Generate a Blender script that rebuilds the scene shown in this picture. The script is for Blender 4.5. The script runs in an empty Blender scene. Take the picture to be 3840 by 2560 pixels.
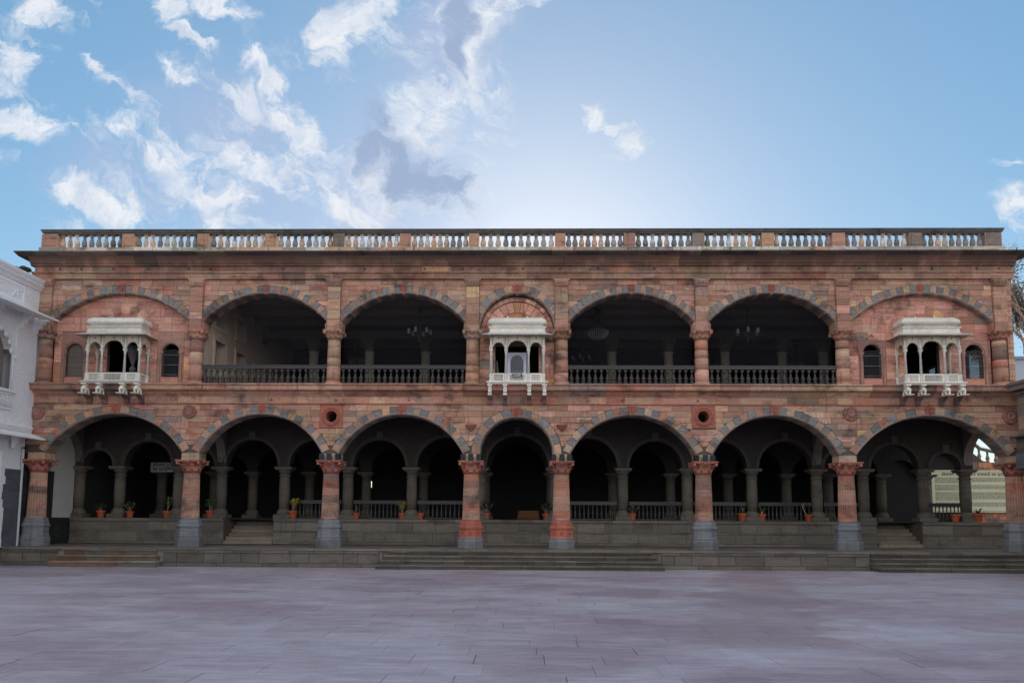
import bpy, math, random
from mathutils import Matrix, Vector
random.seed(11)
R = math.radians
C = bpy.context.scene.collection
sc = bpy.context.scene
# ------------------------------------------------------------------ camera
CAM_X, CAM_Y, CAM_Z = 0.339, -27.0, 1.77
cam_d = bpy.data.cameras.new('camera'); cam = bpy.data.objects.new('camera', cam_d); C.objects.link(cam)
cam_d.sensor_width = 36; cam_d.lens = 26.58; cam_d.shift_y = 0.0987
cam_d.clip_start = 0.1; cam_d.clip_end = 3000
p_, y_, r_ = 0.0972, 0.0185, -0.0053
MY = Matrix(((math.cos(y_), -math.sin(y_), 0), (math.sin(y_), math.cos(y_), 0), (0, 0, 1)))
MX = Matrix(((1, 0, 0), (0, math.cos(p_), -math.sin(p_)), (0, math.sin(p_), math.cos(p_))))
MZ = Matrix(((math.cos(r_), 0, math.sin(r_)), (0, 1, 0), (-math.sin(r_), 0, math.cos(r_))))
RR = MY @ MX @ MZ
right, fwd, up = RR.col[0], RR.col[1], RR.col[2]
mw = Matrix((( right[0], up[0], -fwd[0], CAM_X), (right[1], up[1], -fwd[1], CAM_Y), (right[2], up[2], -fwd[2], CAM_Z), (0, 0, 0, 1)))
cam.matrix_world = mw
sc.camera = cam
# ------------------------------------------------------------------ colour management
sc.view_settings.view_transform = 'Standard'; sc.view_settings.look = 'None'
sc.view_settings.gamma = 1.0; sc.view_settings.use_curve_mapping = False
sc.view_settings.exposure = 1.15
try:
    sc.cycles.use_denoising = True
    sc.cycles.max_bounces = 8; sc.cycles.diffuse_bounces = 5; sc.cycles.glossy_bounces = 3
    sc.cycles.caustics_reflective = False; sc.cycles.caustics_refractive = False
    sc.cycles.sample_clamp_indirect = 6
except Exception: pass
# ------------------------------------------------------------------ node helpers
def nmath(nt, op, *a):
    n = nt.nodes.new('ShaderNodeMath'); n.operation = op
    for i, x in enumerate(a):
        if isinstance(x, (int, float)): n.inputs[i].default_value = x
        else: nt.links.new(x, n.inputs[i])
    return n.outputs[0]
def nramp(nt, x, a, b, lo=0.0, hi=1.0):
    n = nt.nodes.new('ShaderNodeMapRange'); n.interpolation_type = 'SMOOTHSTEP'
    nt.links.new(x, n.inputs[0])
    for i, v in ((1, a), (2, b), (3, lo), (4, hi)): n.inputs[i].default_value = v
    return n.outputs[0]
def nmix(nt, f, a, b, mode='MIX'):
    n = nt.nodes.new('ShaderNodeMix'); n.data_type = 'RGBA'; n.blend_type = mode; n.clamp_factor = True
    for s, x in ((n.inputs[0], f), (n.inputs[6], a), (n.inputs[7], b)):
        if isinstance(x, (int, float)): s.default_value = x
        elif isinstance(x, (tuple, list)): s.default_value = (*x[:3], 1)
        else: nt.links.new(x, s)
    return n.outputs[2]
def nnoise(nt, vec, scale, detail=4, rough=0.55, dist=0.0, color=False):
    n = nt.nodes.new('ShaderNodeTexNoise'); n.inputs['Scale'].default_value = scale
    n.inputs['Detail'].default_value = detail; n.inputs['Roughness'].default_value = rough
    n.inputs['Distortion'].default_value = dist
    if vec is not None: nt.links.new(vec, n.inputs['Vector'])
    return n.outputs['Color' if color else 'Fac']
def nmap(nt, vec, scale=(1, 1, 1), rot=(0, 0, 0), loc=(0, 0, 0), typ='POINT'):
    n = nt.nodes.new('ShaderNodeMapping'); n.vector_type = typ
    n.inputs['Scale'].default_value = scale; n.inputs['Rotation'].default_value = rot; n.inputs['Location'].default_value = loc
    nt.links.new(vec, n.inputs['Vector']); return n.outputs[0]
# ------------------------------------------------------------------ sky and sun
SUN_EL, SUN_AZ = R(17.5), R(1.6)          # behind the palace, low over its roof
world = bpy.data.worlds.new('World'); sc.world = world; world.use_nodes = True
wt = world.node_tree; wt.nodes.clear()
sky = wt.nodes.new('ShaderNodeTexSky'); sky.sky_type = 'NISHITA'; sky.sun_disc = False
sky.sun_elevation = SUN_EL; sky.sun_rotation = SUN_AZ
sky.air_density = 1.0; sky.dust_density = 0.4; sky.ozone_density = 2.5; sky.altitude = 500
tc = wt.nodes.new('ShaderNodeTexCoord')
sep = wt.nodes.new('ShaderNodeSeparateXYZ'); wt.links.new(tc.outputs['Generated'], sep.inputs[0])
dx, dy, dz = sep.outputs
yc = nmath(wt, 'MAXIMUM', dy, 0.06)
comb = wt.nodes.new('ShaderNodeCombineXYZ')
wt.links.new(nmath(wt, 'DIVIDE', dx, yc), comb.inputs[0]); wt.links.new(nmath(wt, 'DIVIDE', dz, yc), comb.inputs[1])
P = comb.outputs[0]
front = nramp(wt, dy, 0.1, 0.35)
warpn = nnoise(wt, P, 5.5, 3, 0.5, color=True)
vm = wt.nodes.new('ShaderNodeVectorMath'); vm.operation = 'SUBTRACT'; wt.links.new(warpn, vm.inputs[0]); vm.inputs[1].default_value = (.5, .5, .5)
vs = wt.nodes.new('ShaderNodeVectorMath'); vs.operation = 'SCALE'; wt.links.new(vm.outputs[0], vs.inputs[0]); vs.inputs['Scale'].default_value = 0.09
va = wt.nodes.new('ShaderNodeVectorMath'); va.operation = 'ADD'; wt.links.new(P, va.inputs[0]); wt.links.new(vs.outputs[0], va.inputs[1])
PW = va.outputs[0]
w2n = nnoise(wt, PW, 19.0, 4, 0.6, color=True)
vm2 = wt.nodes.new('ShaderNodeVectorMath'); vm2.operation = 'MULTIPLY_ADD'; wt.links.new(w2n, vm2.inputs[0]); vm2.inputs[1].default_value = (.075, .075, 0); vm2.inputs[2].default_value = (-.0375, -.0375, 0)
va2 = wt.nodes.new('ShaderNodeVectorMath'); va2.operation = 'ADD'; wt.links.new(PW, va2.inputs[0]); wt.links.new(vm2.outputs[0], va2.inputs[1])
PW = va2.outputs[0]
def blob(cx, cy, a, b, rot, P=PW):
    m = nmap(wt, P, (a, b, 1), (0, 0, R(rot)), (cx, cy, 0), 'TEXTURE')
    m = nmap(wt, m, (1, 1, 0))
    l = wt.nodes.new('ShaderNodeVectorMath'); l.operation = 'LENGTH'; wt.links.new(m, l.inputs[0])
    return nmath(wt, 'SUBTRACT', 1.0, l.outputs['Value'])
def union(l):
    o = None
    for b in l:
        x = blob(*b); o = x if o is None else nmath(wt, 'MAXIMUM', o, x)
    return nmath(wt, 'MAXIMUM', o, 0.0)
S = 2835.0
def px(x, y):      # direction of a point of the view, as (x/y, z/y)
    d = RR @ Vector(((x - 1920) / S, 1.0, -(y - 379 - 1280) / S)); return (d.x / d.y, d.z / d.y)
def BL(x, y, a, b, rot): return (*px(x, y), a / S * 1.3, b / S * 1.45, rot)
bright = union([BL(1560, 640, 330, 190, -35), BL(1540, 440, 190, 130, 45), BL(1690, 260, 260, 110, 62), BL(1270, 120, 110, 150, 0), BL(1420, 60, 150, 130, 0),
    BL(1800, 50, 300, 110, 15), BL(1960, 30, 160, 70, 15), BL(1000, 250, 190, 60, -45), BL(1140, 470, 250, 90, -50), BL(370, 255, 95, 34, -45), BL(680, 285, 130, 50, -35),
    BL(390, 735, 260, 70, -20), BL(740, 650, 330, 90, -35), BL(1020, 640, 330, 95, -18), BL(90, 190, 70, 130, 20), BL(90, 440, 170, 80, -32), BL(700, 150, 100, 32, -30),
    BL(830, 30, 150, 60, -20), BL(640, 30, 90, 60, -30), BL(480, 500, 110, 45, -30), BL(1310, 770, 170, 55, -12), BL(2207, 455, 62, 52, 20), BL(2328, 535, 82, 56, 30),
    BL(2300, 455, 60, 18, 0), BL(3780, 600, 60, 24, 0), BL(3830, 790, 110, 80, 20), BL(20, 330, 90, 40, -20), BL(150, 40, 120, 50, -30), BL(880, 800, 110, 35, -15)])
veil = union([BL(900, 470, 560, 260, -30), BL(1750, 120, 420, 200, 20), BL(700, 700, 700, 170, -10), BL(1450, 650, 420, 330, -30)])
core = union([BL(1590, 650, 230, 110, -38), BL(1390, 470, 90, 170, 10), BL(1730, 90, 80, 190, -20)])
fb = nnoise(wt, nmap(wt, nmap(wt, PW, (1, 1, 1), (0, 0, R(35))), (0.8, 1.3, 1)), 13.0, 12, 0.66)
fb2 = nnoise(wt, nmap(wt, PW, (1, 1, 1), (0, 0, R(-35))), 3.4, 6, 0.6)
field = union([BL(650, 520, 1000, 420, -20), BL(1480, 330, 420, 420, 0), BL(300, 200, 500, 400, 0)])
ff = nnoise(wt, nmap(wt, nmap(wt, PW, (1, 1, 1), (0, 0, R(38))), (0.75, 1.8, 1)), 8.5, 12, 0.64)
fdens = nmath(wt, 'MULTIPLY', nramp(wt, ff, 0.50, 0.66), nramp(wt, field, 0.0, 0.35, 0.0, 0.72))
brm = nmath(wt, 'POWER', bright, 0.7)
dens = nramp(wt, nmath(wt, 'ADD', nmath(wt, 'MULTIPLY', brm, 1.0), nmath(wt, 'MULTIPLY', nmath(wt, 'SUBTRACT', fb, 0.5), 5.0)), 0.05, 1.0)
dens = nmath(wt, 'MULTIPLY', dens, nramp(wt, bright, 0.0, 0.5))
dens = nmath(wt, 'MAXIMUM', dens, fdens)
vd = nmath(wt, 'MULTIPLY', nramp(wt, nmath(wt, 'ADD', nmath(wt, 'MULTIPLY', veil, 0.8), nmath(wt, 'MULTIPLY', nmath(wt, 'SUBTRACT', fb2, 0.5), 2.0)), 0.0, 0.8), 0.6)
vd = nmath(wt, 'MULTIPLY', vd, nramp(wt, veil, 0.0, 0.5))
# cloud field for the unseen rest of the dome, added as fill light
SKYV = 1.24
gen = nmap(wt, tc.outputs['Generated'], (1.0, 1.0, 2.2))
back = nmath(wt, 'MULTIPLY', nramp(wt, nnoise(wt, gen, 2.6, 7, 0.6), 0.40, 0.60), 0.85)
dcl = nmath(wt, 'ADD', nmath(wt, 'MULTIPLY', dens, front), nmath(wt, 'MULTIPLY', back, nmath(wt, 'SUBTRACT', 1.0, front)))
gm = wt.nodes.new('ShaderNodeGamma'); gm.inputs['Gamma'].default_value = 0.5; wt.links.new(sky.outputs[0], gm.inputs['Color'])   # softer range from the sun to the far sky
sk = wt.nodes.new('ShaderNodeHueSaturation'); sk.inputs['Saturation'].default_value = 1.66; sk.inputs['Hue'].default_value = 0.494; sk.inputs['Value'].default_value = SKYV
wt.links.new(gm.outputs[0], sk.inputs['Color'])
skyc = sk.outputs[0]
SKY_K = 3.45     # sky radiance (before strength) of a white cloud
vd = nmath(wt, 'MULTIPLY', vd, front)
c1 = nmix(wt, vd, skyc, (0.50 * SKY_K, 0.58 * SKY_K, 0.80 * SKY_K))
thick = nramp(wt, nmath(wt, 'ADD', nmath(wt, 'MULTIPLY', core, 1.2), nmath(wt, 'MULTIPLY', nmath(wt, 'SUBTRACT', fb, 0.5), 1.6)), 0.05, 0.6)
lit = nmix(wt, nramp(wt, nnoise(wt, PW, 26.0, 8, 0.65), 0.35, 0.65), (0.74 * SKY_K, 0.82 * SKY_K, 0.95 * SKY_K), (0.98 * SKY_K, 1.0 * SKY_K, 1.04 * SKY_K))
cc = nmix(wt, thick, lit, (0.38 * SKY_K, 0.49 * SKY_K, 0.69 * SKY_K))
c2 = nmix(wt, nmath(wt, 'MULTIPLY', dcl, 0.93), c1, nmix(wt, front, (8.6, 8.3, 8.2), cc))   # unseen clouds behind the camera, brightened to fill the shaded facade
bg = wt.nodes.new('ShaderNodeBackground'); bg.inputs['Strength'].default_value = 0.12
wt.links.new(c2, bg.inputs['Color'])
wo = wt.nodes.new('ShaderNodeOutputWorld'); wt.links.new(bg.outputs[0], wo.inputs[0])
sun_d = bpy.data.lights.new('sun', 'SUN'); sun_d.energy = 3.2; sun_d.angle = R(0.5); sun_d.color = (1.0, 0.93, 0.82)
sun = bpy.data.objects.new('sun', sun_d); C.objects.link(sun)
sdir = Vector((math.sin(SUN_AZ) * math.cos(SUN_EL), math.cos(SUN_AZ) * math.cos(SUN_EL), math.sin(SUN_EL)))
sun.rotation_euler = sdir.to_track_quat('Z', 'Y').to_euler()

# ------------------------------------------------------------------ materials
def mat(name):
    m = bpy.data.materials.new(name); m.use_nodes = True
    nt = m.node_tree; b = nt.nodes['Principled BSDF']
    return m, nt, b
def geo(nt): return nt.nodes.new('ShaderNodeNewGeometry').outputs['Position']
def bump(nt, b, h, strength=0.3, dist=0.01):
    n = nt.nodes.new('ShaderNodeBump'); n.inputs['Strength'].default_value = strength; n.inputs['Distance'].default_value = dist
    nt.links.new(h, n.inputs['Height']); nt.links.new(n.outputs[0], b.inputs['Normal'])
def plain(name, col, rough=0.6, metal=0.0, var=0.12, scale=6.0, bmp=0.0):
    m, nt, b = mat(name); p = geo(nt)
    n = nnoise(nt, p, scale, 5, 0.6)
    c = nmix(nt, n, tuple(x * (1 - var * 1.6) for x in col), tuple(min(1, x * (1 + var * 1.6)) for x in col))
    nt.links.new(c, b.inputs['Base Color']); b.inputs['Roughness'].default_value = rough; b.inputs['Metallic'].default_value = metal
    if bmp: bump(nt, b, nnoise(nt, p, scale * 8, 4), bmp)
    return m
def stone(name, base=(1, 1, 1), streak=0.20, stain=0.95, rough=0.85, use_tint=True, objvar=0.2, stain_col=(0.045, 0.03, 0.027), eave=False, drip=0.62, bmp=0.5):
    m, nt, b = mat(name); p = geo(nt)
    if use_tint:
        a = nt.nodes.new('ShaderNodeAttribute'); a.attribute_name = 'tint'
        col = nmix(nt, 1.0, a.outputs['Color'], base, 'MULTIPLY'); rnd = a.outputs['Alpha']
    else:
        col = nmix(nt, 0.0, base, base); rnd = None
    oi = nt.nodes.new('ShaderNodeObjectInfo')
    hv = nt.nodes.new('ShaderNodeHueSaturation')
    nt.links.new(col, hv.inputs['Color'])
    nt.links.new(nmath(nt, 'ADD', nmath(nt, 'MULTIPLY', oi.outputs['Random'], objvar), 1 - objvar / 2), hv.inputs['Value'])
    col = hv.outputs[0]
    # bedding streaks: level in most stones, upright in some
    lv = nnoise(nt, nmap(nt, p, (1.1, 1.1, 13)), 1.6, 5, 0.65, 0.6)
    uv = nnoise(nt, nmap(nt, p, (9, 3, 1.6), (0, R(50), 0)), 1.5, 5, 0.65, 1.2)
    st = nmix(nt, nramp(nt, rnd, 0.82, 0.84), lv, uv) if rnd is not None else lv
    fac = nramp(nt, st, 0.3, 0.7, 1 - streak, 1 + streak * 0.9)
    col = nmix(nt, 1.0, col, fac, 'MULTIPLY')
    fine = nramp(nt, nnoise(nt, p, 34, 5, 0.7), 0.3, 0.72, 0.8, 1.22)
    col = nmix(nt, 1.0, col, fine, 'MULTIPLY')
    # broad weathering, and runs of dark water stain
    w1 = nramp(nt, nnoise(nt, nmap(nt, p, (0.8, 0.8, 1.3)), 1.3, 9, 0.68), 0.49, 0.68)
    w2 = nramp(nt, nnoise(nt, nmap(nt, p, (5.5, 5.5, 0.55)), 1.3, 6, 0.6), 0.56, 0.74)
    w = nmath(nt, 'MULTIPLY', nmath(nt, 'MAXIMUM', nmath(nt, 'MULTIPLY', w1, 0.75), nmath(nt, 'MULTIPLY', w2, drip)), stain)
    if eave:
        sp = nt.nodes.new('ShaderNodeSeparateXYZ'); nt.links.new(p, sp.inputs[0])
        hi = nramp(nt, nmath(nt, 'ADD', sp.outputs[2], nmath(nt, 'MULTIPLY', nnoise(nt, nmap(nt, p, (1.4, 1, .5)), 1.2, 7, .65), 1.7)), 11.1, 11.95)
        w = nmath(nt, 'MAXIMUM', w, nmath(nt, 'MULTIPLY', hi, 0.72))
    col = nmix(nt, w, col, stain_col)
    lime = nramp(nt, nnoise(nt, nmap(nt, p, (4, 4, 1.0)), 2.3, 7, 0.7), 0.66, 0.78, 0, 0.35)
    col = nmix(nt, lime, col, (0.55, 0.5, 0.47))
    nt.links.new(col, b.inputs['Base Color'])
    b.inputs['Roughness'].default_value = rough; b.inputs['Specular IOR Level'].default_value = 0.3
    bump(nt, b, nmath(nt, 'ADD', nnoise(nt, p, 22, 6, 0.7), nmath(nt, 'MULTIPLY', st, 0.8)), bmp, 0.012)
    return m
M = {}
M['sand'] = stone('red_sandstone', eave=True)
M['carved'] = stone('carved_sandstone', streak=0.15, stain=0.5)
M['roofstone'] = stone('weathered_roof_stone', streak=0.2, stain=1.0, drip=0.8)
M['basalt'] = stone('grey_basalt', streak=0.15, stain=0.6)
M['mortar'] = plain('lime_mortar', (0.13, 0.095, 0.08), 0.95)
M['joint'] = plain('pale_joint_mortar', (0.22, 0.20, 0.185), 0.95)
M['marble'] = stone('white_marble', streak=0.08, stain=0.42, rough=0.5, stain_col=(0.34, 0.25, 0.17), drip=1.0, bmp=0.12)
M['plaster'] = stone('white_plaster', streak=0.02, stain=0.14, stain_col=(0.35, 0.34, 0.35), drip=0.6, rough=0.8, bmp=0.1)
M['inner'] = plain('aged_plaster', (0.20, 0.165, 0.13), 0.9)
M['pillar'] = plain('pale_pillar_plaster', (0.62, 0.54, 0.43), 0.85)
M['sidewall'] = plain('warm_wall_plaster', (0.62, 0.48, 0.36), 0.9, var=0.2)
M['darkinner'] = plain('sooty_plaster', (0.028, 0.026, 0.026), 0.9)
M['wood'] = plain('dark_stained_wood', (0.036, 0.028, 0.027), 0.45, var=0.3, scale=12)
M['black'] = plain('black_painted_metal', (0.018, 0.018, 0.02), 0.5)
M['grey'] = plain('grey_metal', (0.32, 0.32, 0.33), 0.45, 0.3)
M['terra'] = plain('terracotta', (0.52, 0.115, 0.045), 0.6, var=0.15)
M['soil'] = plain('dark_soil', (0.04, 0.028, 0.02), 0.95)
M['leaf'] = plain('green_leaves', (0.09, 0.16, 0.04), 0.5, var=0.5, scale=30)
M['yleaf'] = plain('yellow_green_leaves', (0.50, 0.42, 0.05), 0.5, var=0.5, scale=30)
M['dleaf'] = plain('dusty_dark_leaves', (0.06, 0.085, 0.04), 0.6, var=0.4, scale=30)
M['bark'] = plain('pale_brown_bark', (0.50, 0.33, 0.25), 0.9, var=0.35, scale=5)
M['tleaf'] = plain('dry_tree_leaves', (0.16, 0.13, 0.07), 0.7, var=0.5, scale=3)
M['glass'], nt_, b_ = mat('clear_glass'); b_.inputs['Base Color'].default_value = (0.03, 0.035, 0.04, 1); b_.inputs['Roughness'].default_value = 0.06
M['milk'] = plain('frosted_glass', (0.45, 0.45, 0.5), 0.4)
M['cream'] = plain('cream_banner_vinyl', (0.72, 0.69, 0.46), 0.6, var=0.03)
M['ink'] = plain('dark_print', (0.05, 0.05, 0.045), 0.7)
M['redink'] = plain('red_print', (0.45, 0.10, 0.05), 0.7)
M['signwhite'] = plain('white_sign_paint', (0.62, 0.62, 0.64), 0.6, var=0.04)
M['signblack'] = plain('dark_green_sign', (0.012, 0.03, 0.035), 0.5)
M['lav'] = plain('pale_lavender_paint', (0.62, 0.60, 0.74), 0.5, var=0.05)
M['cloth'] = plain('orange_brown_cloth', (0.25, 0.10, 0.04), 0.9)
M['curtain'] = plain('grey_curtain', (0.20, 0.18, 0.20), 0.9)
M['net'] = plain('pale_netting', (0.16, 0.15, 0.17), 0.9)
M['blue'] = plain('blue_pipe', (0.05, 0.10, 0.30), 0.5)

# courtyard paving material
def paving(name, base_only=False):
    m, nt, b = mat(name); p = geo(nt)
    a = nt.nodes.new('ShaderNodeAttribute'); a.attribute_name = 'tint'
    col = a.outputs['Color']
    big = nnoise(nt, nmap(nt, p, (0.22, 0.35, 1)), 1.0, 7, 0.6)
    col = nmix(nt, nramp(nt, big, 0.35, 0.62), nmix(nt, 1.0, col, (0.90, 0.82, 0.86), 'MULTIPLY'), nmix(nt, 1.0, col, (1.10, 1.14, 1.14), 'MULTIPLY'))
    mid = nramp(nt, nnoise(nt, nmap(nt, p, (0.5, 1.3, 1)), 1.7, 9, 0.7), 0.36, 0.64, 0.87, 1.09); col = nmix(nt, 1.0, col, mid, 'MULTIPLY')
    smear = nramp(nt, nnoise(nt, nmap(nt, p, (1.0, 4.5, 1)), 2.2, 8, 0.72), 0.32, 0.68, 0.84, 1.10)
    col = nmix(nt, 1.0, col, smear, 'MULTIPLY')
    fine = nramp(nt, nnoise(nt, nmap(nt, p, (1, 1, 1)), 26, 5, 0.75), 0.3, 0.7, 0.88, 1.1)
    col = nmix(nt, 1.0, col, fine, 'MULTIPLY')
    scuff = nramp(nt, nnoise(nt, nmap(nt, p, (0.7, 2.6, 1), (0, 0, R(8))), 3.1, 8, 0.72), 0.64, 0.74, 0, 0.35)
    col = nmix(nt, scuff, col, (0.50, 0.43, 0.47))
    # dried water stain across the right of the court
    wp = nnoise(nt, nmap(nt, p, (0.55, 0.8, 1)), 1.0, 6, 0.6)
    sp = nt.nodes.new('ShaderNodeSeparateXYZ'); nt.links.new(p, sp.inputs[0])
    lx = nmath(nt, 'ADD', sp.outputs[0], nmath(nt, 'MULTIPLY', wp, -4.4))      # x with a ragged edge
    ctr = nmath(nt, 'ADD', nmath(nt, 'MULTIPLY', sp.outputs[1], 0.28), 8.2 - 2.2)
    dd = nmath(nt, 'ABSOLUTE', nmath(nt, 'SUBTRACT', lx, ctr))
    band = nramp(nt, dd, 0.95, 1.15, 1.0, 0.0)
    band2 = nmath(nt, 'MULTIPLY', band, nramp(nt, sp.outputs[1], -17.0, -15.5))
    col = nmix(nt, nmath(nt, 'MULTIPLY', band2, 0.5), col, (0.25, 0.18, 0.195))
    nt.links.new(col, b.inputs['Base Color'])
    nt.links.new(nramp(nt, big, 0.3, 0.7, 0.42, 0.62), b.inputs['Roughness'])
    b.inputs['Specular IOR Level'].default_value = 0.35
    bump(nt, b, nmath(nt, 'ADD', nnoise(nt, nmap(nt, p, (1, 3.5, 1)), 5, 6, 0.65), nmath(nt, 'MULTIPLY', nnoise(nt, p, 40, 4), 0.3)), 0.25, 0.02)
    return m
M['paving'] = paving('paving_stone')

# ------------------------------------------------------------------ mesh builder
class MB:
    def __init__(s): s.v = []; s.f = []; s.t = []; s.sm = []
    def add(s, vs, fs, tint=(1, 1, 1, .5), smooth=False):
        o = len(s.v); s.v += vs
        for f in fs: s.f.append(tuple(i + o for i in f)); s.t.append(tint); s.sm.append(smooth)
    def box(s, x0, x1, y0, y1, z0, z1, tint=(1, 1, 1, .5)):
        s.add([(x0, y0, z0), (x1, y0, z0), (x1, y1, z0), (x0, y1, z0), (x0, y0, z1), (x1, y0, z1), (x1, y1, z1), (x0, y1, z1)],
              [(0, 3, 2, 1), (4, 5, 6, 7), (0, 1, 5, 4), (1, 2, 6, 5), (2, 3, 7, 6), (3, 0, 4, 7)], tint)
    def extrude_y(s, poly, yf, yb, tint=(1, 1, 1, .5), bev=0.0, back=False, smooth=False):
        # poly of (x, z), counter-clockwise seen from the front (-Y)
        n = len(poly)
        if bev:
            cx = sum(p[0] for p in poly) / n; cz = sum(p[1] for p in poly) / n
            ins = []
            for x, z in poly:
                dx, dz = cx - x, cz - z; l = math.hypot(dx, dz) or 1
                k = min(bev * 1.3, l * 0.4) / l; ins.append((x + dx * k, z + dz * k))
            vs = [(x, yf, z) for x, z in ins] + [(x, yf + bev, z) for x, z in poly] + [(x, yb, z) for x, z in poly]
            fs = [tuple(range(n))]
            for i in range(n):
                j = (i + 1) % n
                fs.append((i, n + i, n + j, j)); fs.append((n + i, 2 * n + i, 2 * n + j, n + j))
            if back: fs.append(tuple(range(3 * n - 1, 2 * n - 1, -1)))
        else:
            vs = [(x, yf, z) for x, z in poly] + [(x, yb, z) for x, z in poly]
            fs = [tuple(range(n))]
            for i in range(n):
                j = (i + 1) % n; fs.append((i, n + i, n + j, j))
            if back: fs.append(tuple(range(2 * n - 1, n - 1, -1)))
        s.add(vs, fs, tint, smooth)
    def lathe(s, prof, n=16, cx=0, cy=0, tint=(1, 1, 1, .5), rf=None, smooth=True, z0=0.0):
        vs = []
        for k, (r, z) in enumerate(prof):
            for i in range(n):
                a = 2 * math.pi * i / n
                rr = r * (rf(a, k, z) if rf else 1)
                vs.append((cx + rr * math.cos(a), cy + rr * math.sin(a), z + z0))
        fs = []
        for k in range(len(prof) - 1):
            for i in range(n):
                j = (i + 1) % n; fs.append((k * n + i, k * n + j, (k + 1) * n + j, (k + 1) * n + i))
        fs.append(tuple(range(n - 1, -1, -1))); fs.append(tuple((len(prof) - 1) * n + i for i in range(n)))
        s.add(vs, fs, tint, smooth)
    def tube(s, pts, r, n=5, tint=(1, 1, 1, .5), taper=None):
        pts = [Vector(p) for p in pts]; vs = []
        for k, p in enumerate(pts):
            d = (pts[min(k + 1, len(pts) - 1)] - pts[max(k - 1, 0)]).normalized()
            u = d.orthogonal().normalized() if k == 0 else (u - d * u.dot(d)).normalized()
            w = d.cross(u); rr = r * (taper[k] if taper else 1)
            for i in range(n):
                a = 2 * math.pi * i / n; q = p + u * (rr * math.cos(a)) + w * (rr * math.sin(a)); vs.append(tuple(q))
        fs = []
        for k in range(len(pts) - 1):
            for i in range(n):
                j = (i + 1) % n; fs.append((k * n + i, k * n + j, (k + 1) * n + j, (k + 1) * n + i))
        fs.append(tuple(range(n - 1, -1, -1))); fs.append(tuple((len(pts) - 1) * n + i for i in range(n)))
        s.add(vs, fs, tint, True)
    def ball(s, c, rx, ry, rz, tint=(1, 1, 1, .5), n=10, m=6):
        vs = [(c[0], c[1], c[2] - rz)]
        for k in range(1, m):
            ph = -math.pi / 2 + math.pi * k / m
            for i in range(n):
                a = 2 * math.pi * i / n
                vs.append((c[0] + rx * math.cos(ph) * math.cos(a), c[1] + ry * math.cos(ph) * math.sin(a), c[2] + rz * math.sin(ph)))
        vs.append((c[0], c[1], c[2] + rz)); t = len(vs) - 1
        fs = [(0, 1 + (i + 1) % n, 1 + i) for i in range(n)]
        for k in range(m - 2):
            for i in range(n):
                j = (i + 1) % n; a = 1 + k * n; fs.append((a + i, a + j, a + n + j, a + n + i))
        a = 1 + (m - 2) * n
        fs += [(a + i, a + (i + 1) % n, t) for i in range(n)]
        s.add(vs, fs, tint, True)
    def quad(s, a, b, c, d, tint=(1, 1, 1, .5)): s.add([a, b, c, d], [(0, 1, 2, 3)], tint)
    def mesh(s, name, material):
        me = bpy.data.meshes.new(name); me.from_pydata(s.v, [], s.f)
        me.polygons.foreach_set('use_smooth', s.sm)
        at = me.attributes.new('tint', 'FLOAT_COLOR', 'FACE')
        at.data.foreach_set('color', [c for t in s.t for c in (t if len(t) == 4 else (*t, .5))])
        me.materials.append(M[material]); me.update(); return me
    def build(s, name, material, parent=None, loc=None, kind=None, label=None):
        o = bpy.data.objects.new(name, s.mesh(name, material)); C.objects.link(o)
        if parent: o.parent = parent
        if loc: o.location = loc
        if kind: o['kind'] = kind
        if label: o['label'] = label
        return o
def thing(name, label, cat, loc=(0, 0, 0), group=None, rz=0):
    o = bpy.data.objects.new(name, None); o.empty_display_size = 0.2; C.objects.link(o); o.location = loc; o.rotation_euler = (0, 0, rz)
    o['label'] = label; o['category'] = cat
    if group: o['group'] = group
    return o
def tag(o, label, cat, group=None):
    o['label'] = label; o['category'] = cat
    if group: o['group'] = group
    return o
def copy_tree(o, parent=None, loc=None):
    c = o.copy(); C.objects.link(c)
    if parent: c.parent = parent
    if loc is not None: c.location = loc
    for ch in list(o.children): copy_tree(ch, c)
    return c
# pieces: the 300 largest of each name become objects, the rest are joined under their parent
class Pieces:
    def __init__(s): s.l = []
    def add(s, name, parent, mb, material, size): s.l.append((name, parent, mb, material, size))
    def flush(s, cap=300, caps={}):
        names = {}
        for e in s.l: names.setdefault(e[0], []).append(e)
        for nm, es in names.items():
            es.sort(key=lambda e: -e[4]); k = caps.get(nm, cap)
            for e in es[:k]: e[2].build(nm, e[3], e[1])
            rest = {}
            for e in es[k:]:
                b = rest.setdefault((e[1].name, e[3]), (e[1], MB()))[1]
                o = len(b.v); b.v += e[2].v; b.f += [tuple(i + o for i in f) for f in e[2].f]; b.t += e[2].t; b.sm += e[2].sm
            for (pn, m_), (pr, b) in rest.items(): b.build(nm, m_, pr, kind='stuff')
PC = Pieces()
rnd = random.random
def ru(a, b): return a + (b - a) * rnd()
PAL = [((.36, .205, .155), 7), ((.39, .24, .185), 5), ((.32, .185, .145), 5), ((.43, .285, .215), 1.8), ((.36, .165, .125), 1.5), ((.42, .26, .16), .3), ((.23, .16, .14), 1.3), ((.40, .22, .175), 4), ((.33, .22, .175), 3)]
PINK = [((.46, .235, .195), 5), ((.42, .20, .165), 3), ((.50, .28, .22), 3), ((.48, .27, .14), .8), ((.36, .19, .15), 1), ((.28, .20, .17), .5)]
def pick(pal, g=1.0):
    t = sum(w for _, w in pal) * rnd()
    for c, w in pal:
        t -= w
        if t <= 0: break
    k = ru(.80, 1.2) * g * 1.34
    return (c[0] * k * ru(.96, 1.08), c[1] * k * ru(.91, 1.01), c[2] * k * ru(.80, .93), rnd())
def grey(g=1.0):
    k = ru(.82, 1.2) * g; return (.235 * k, .215 * k * ru(.97, 1.03), .205 * k, rnd() * .8)
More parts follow.
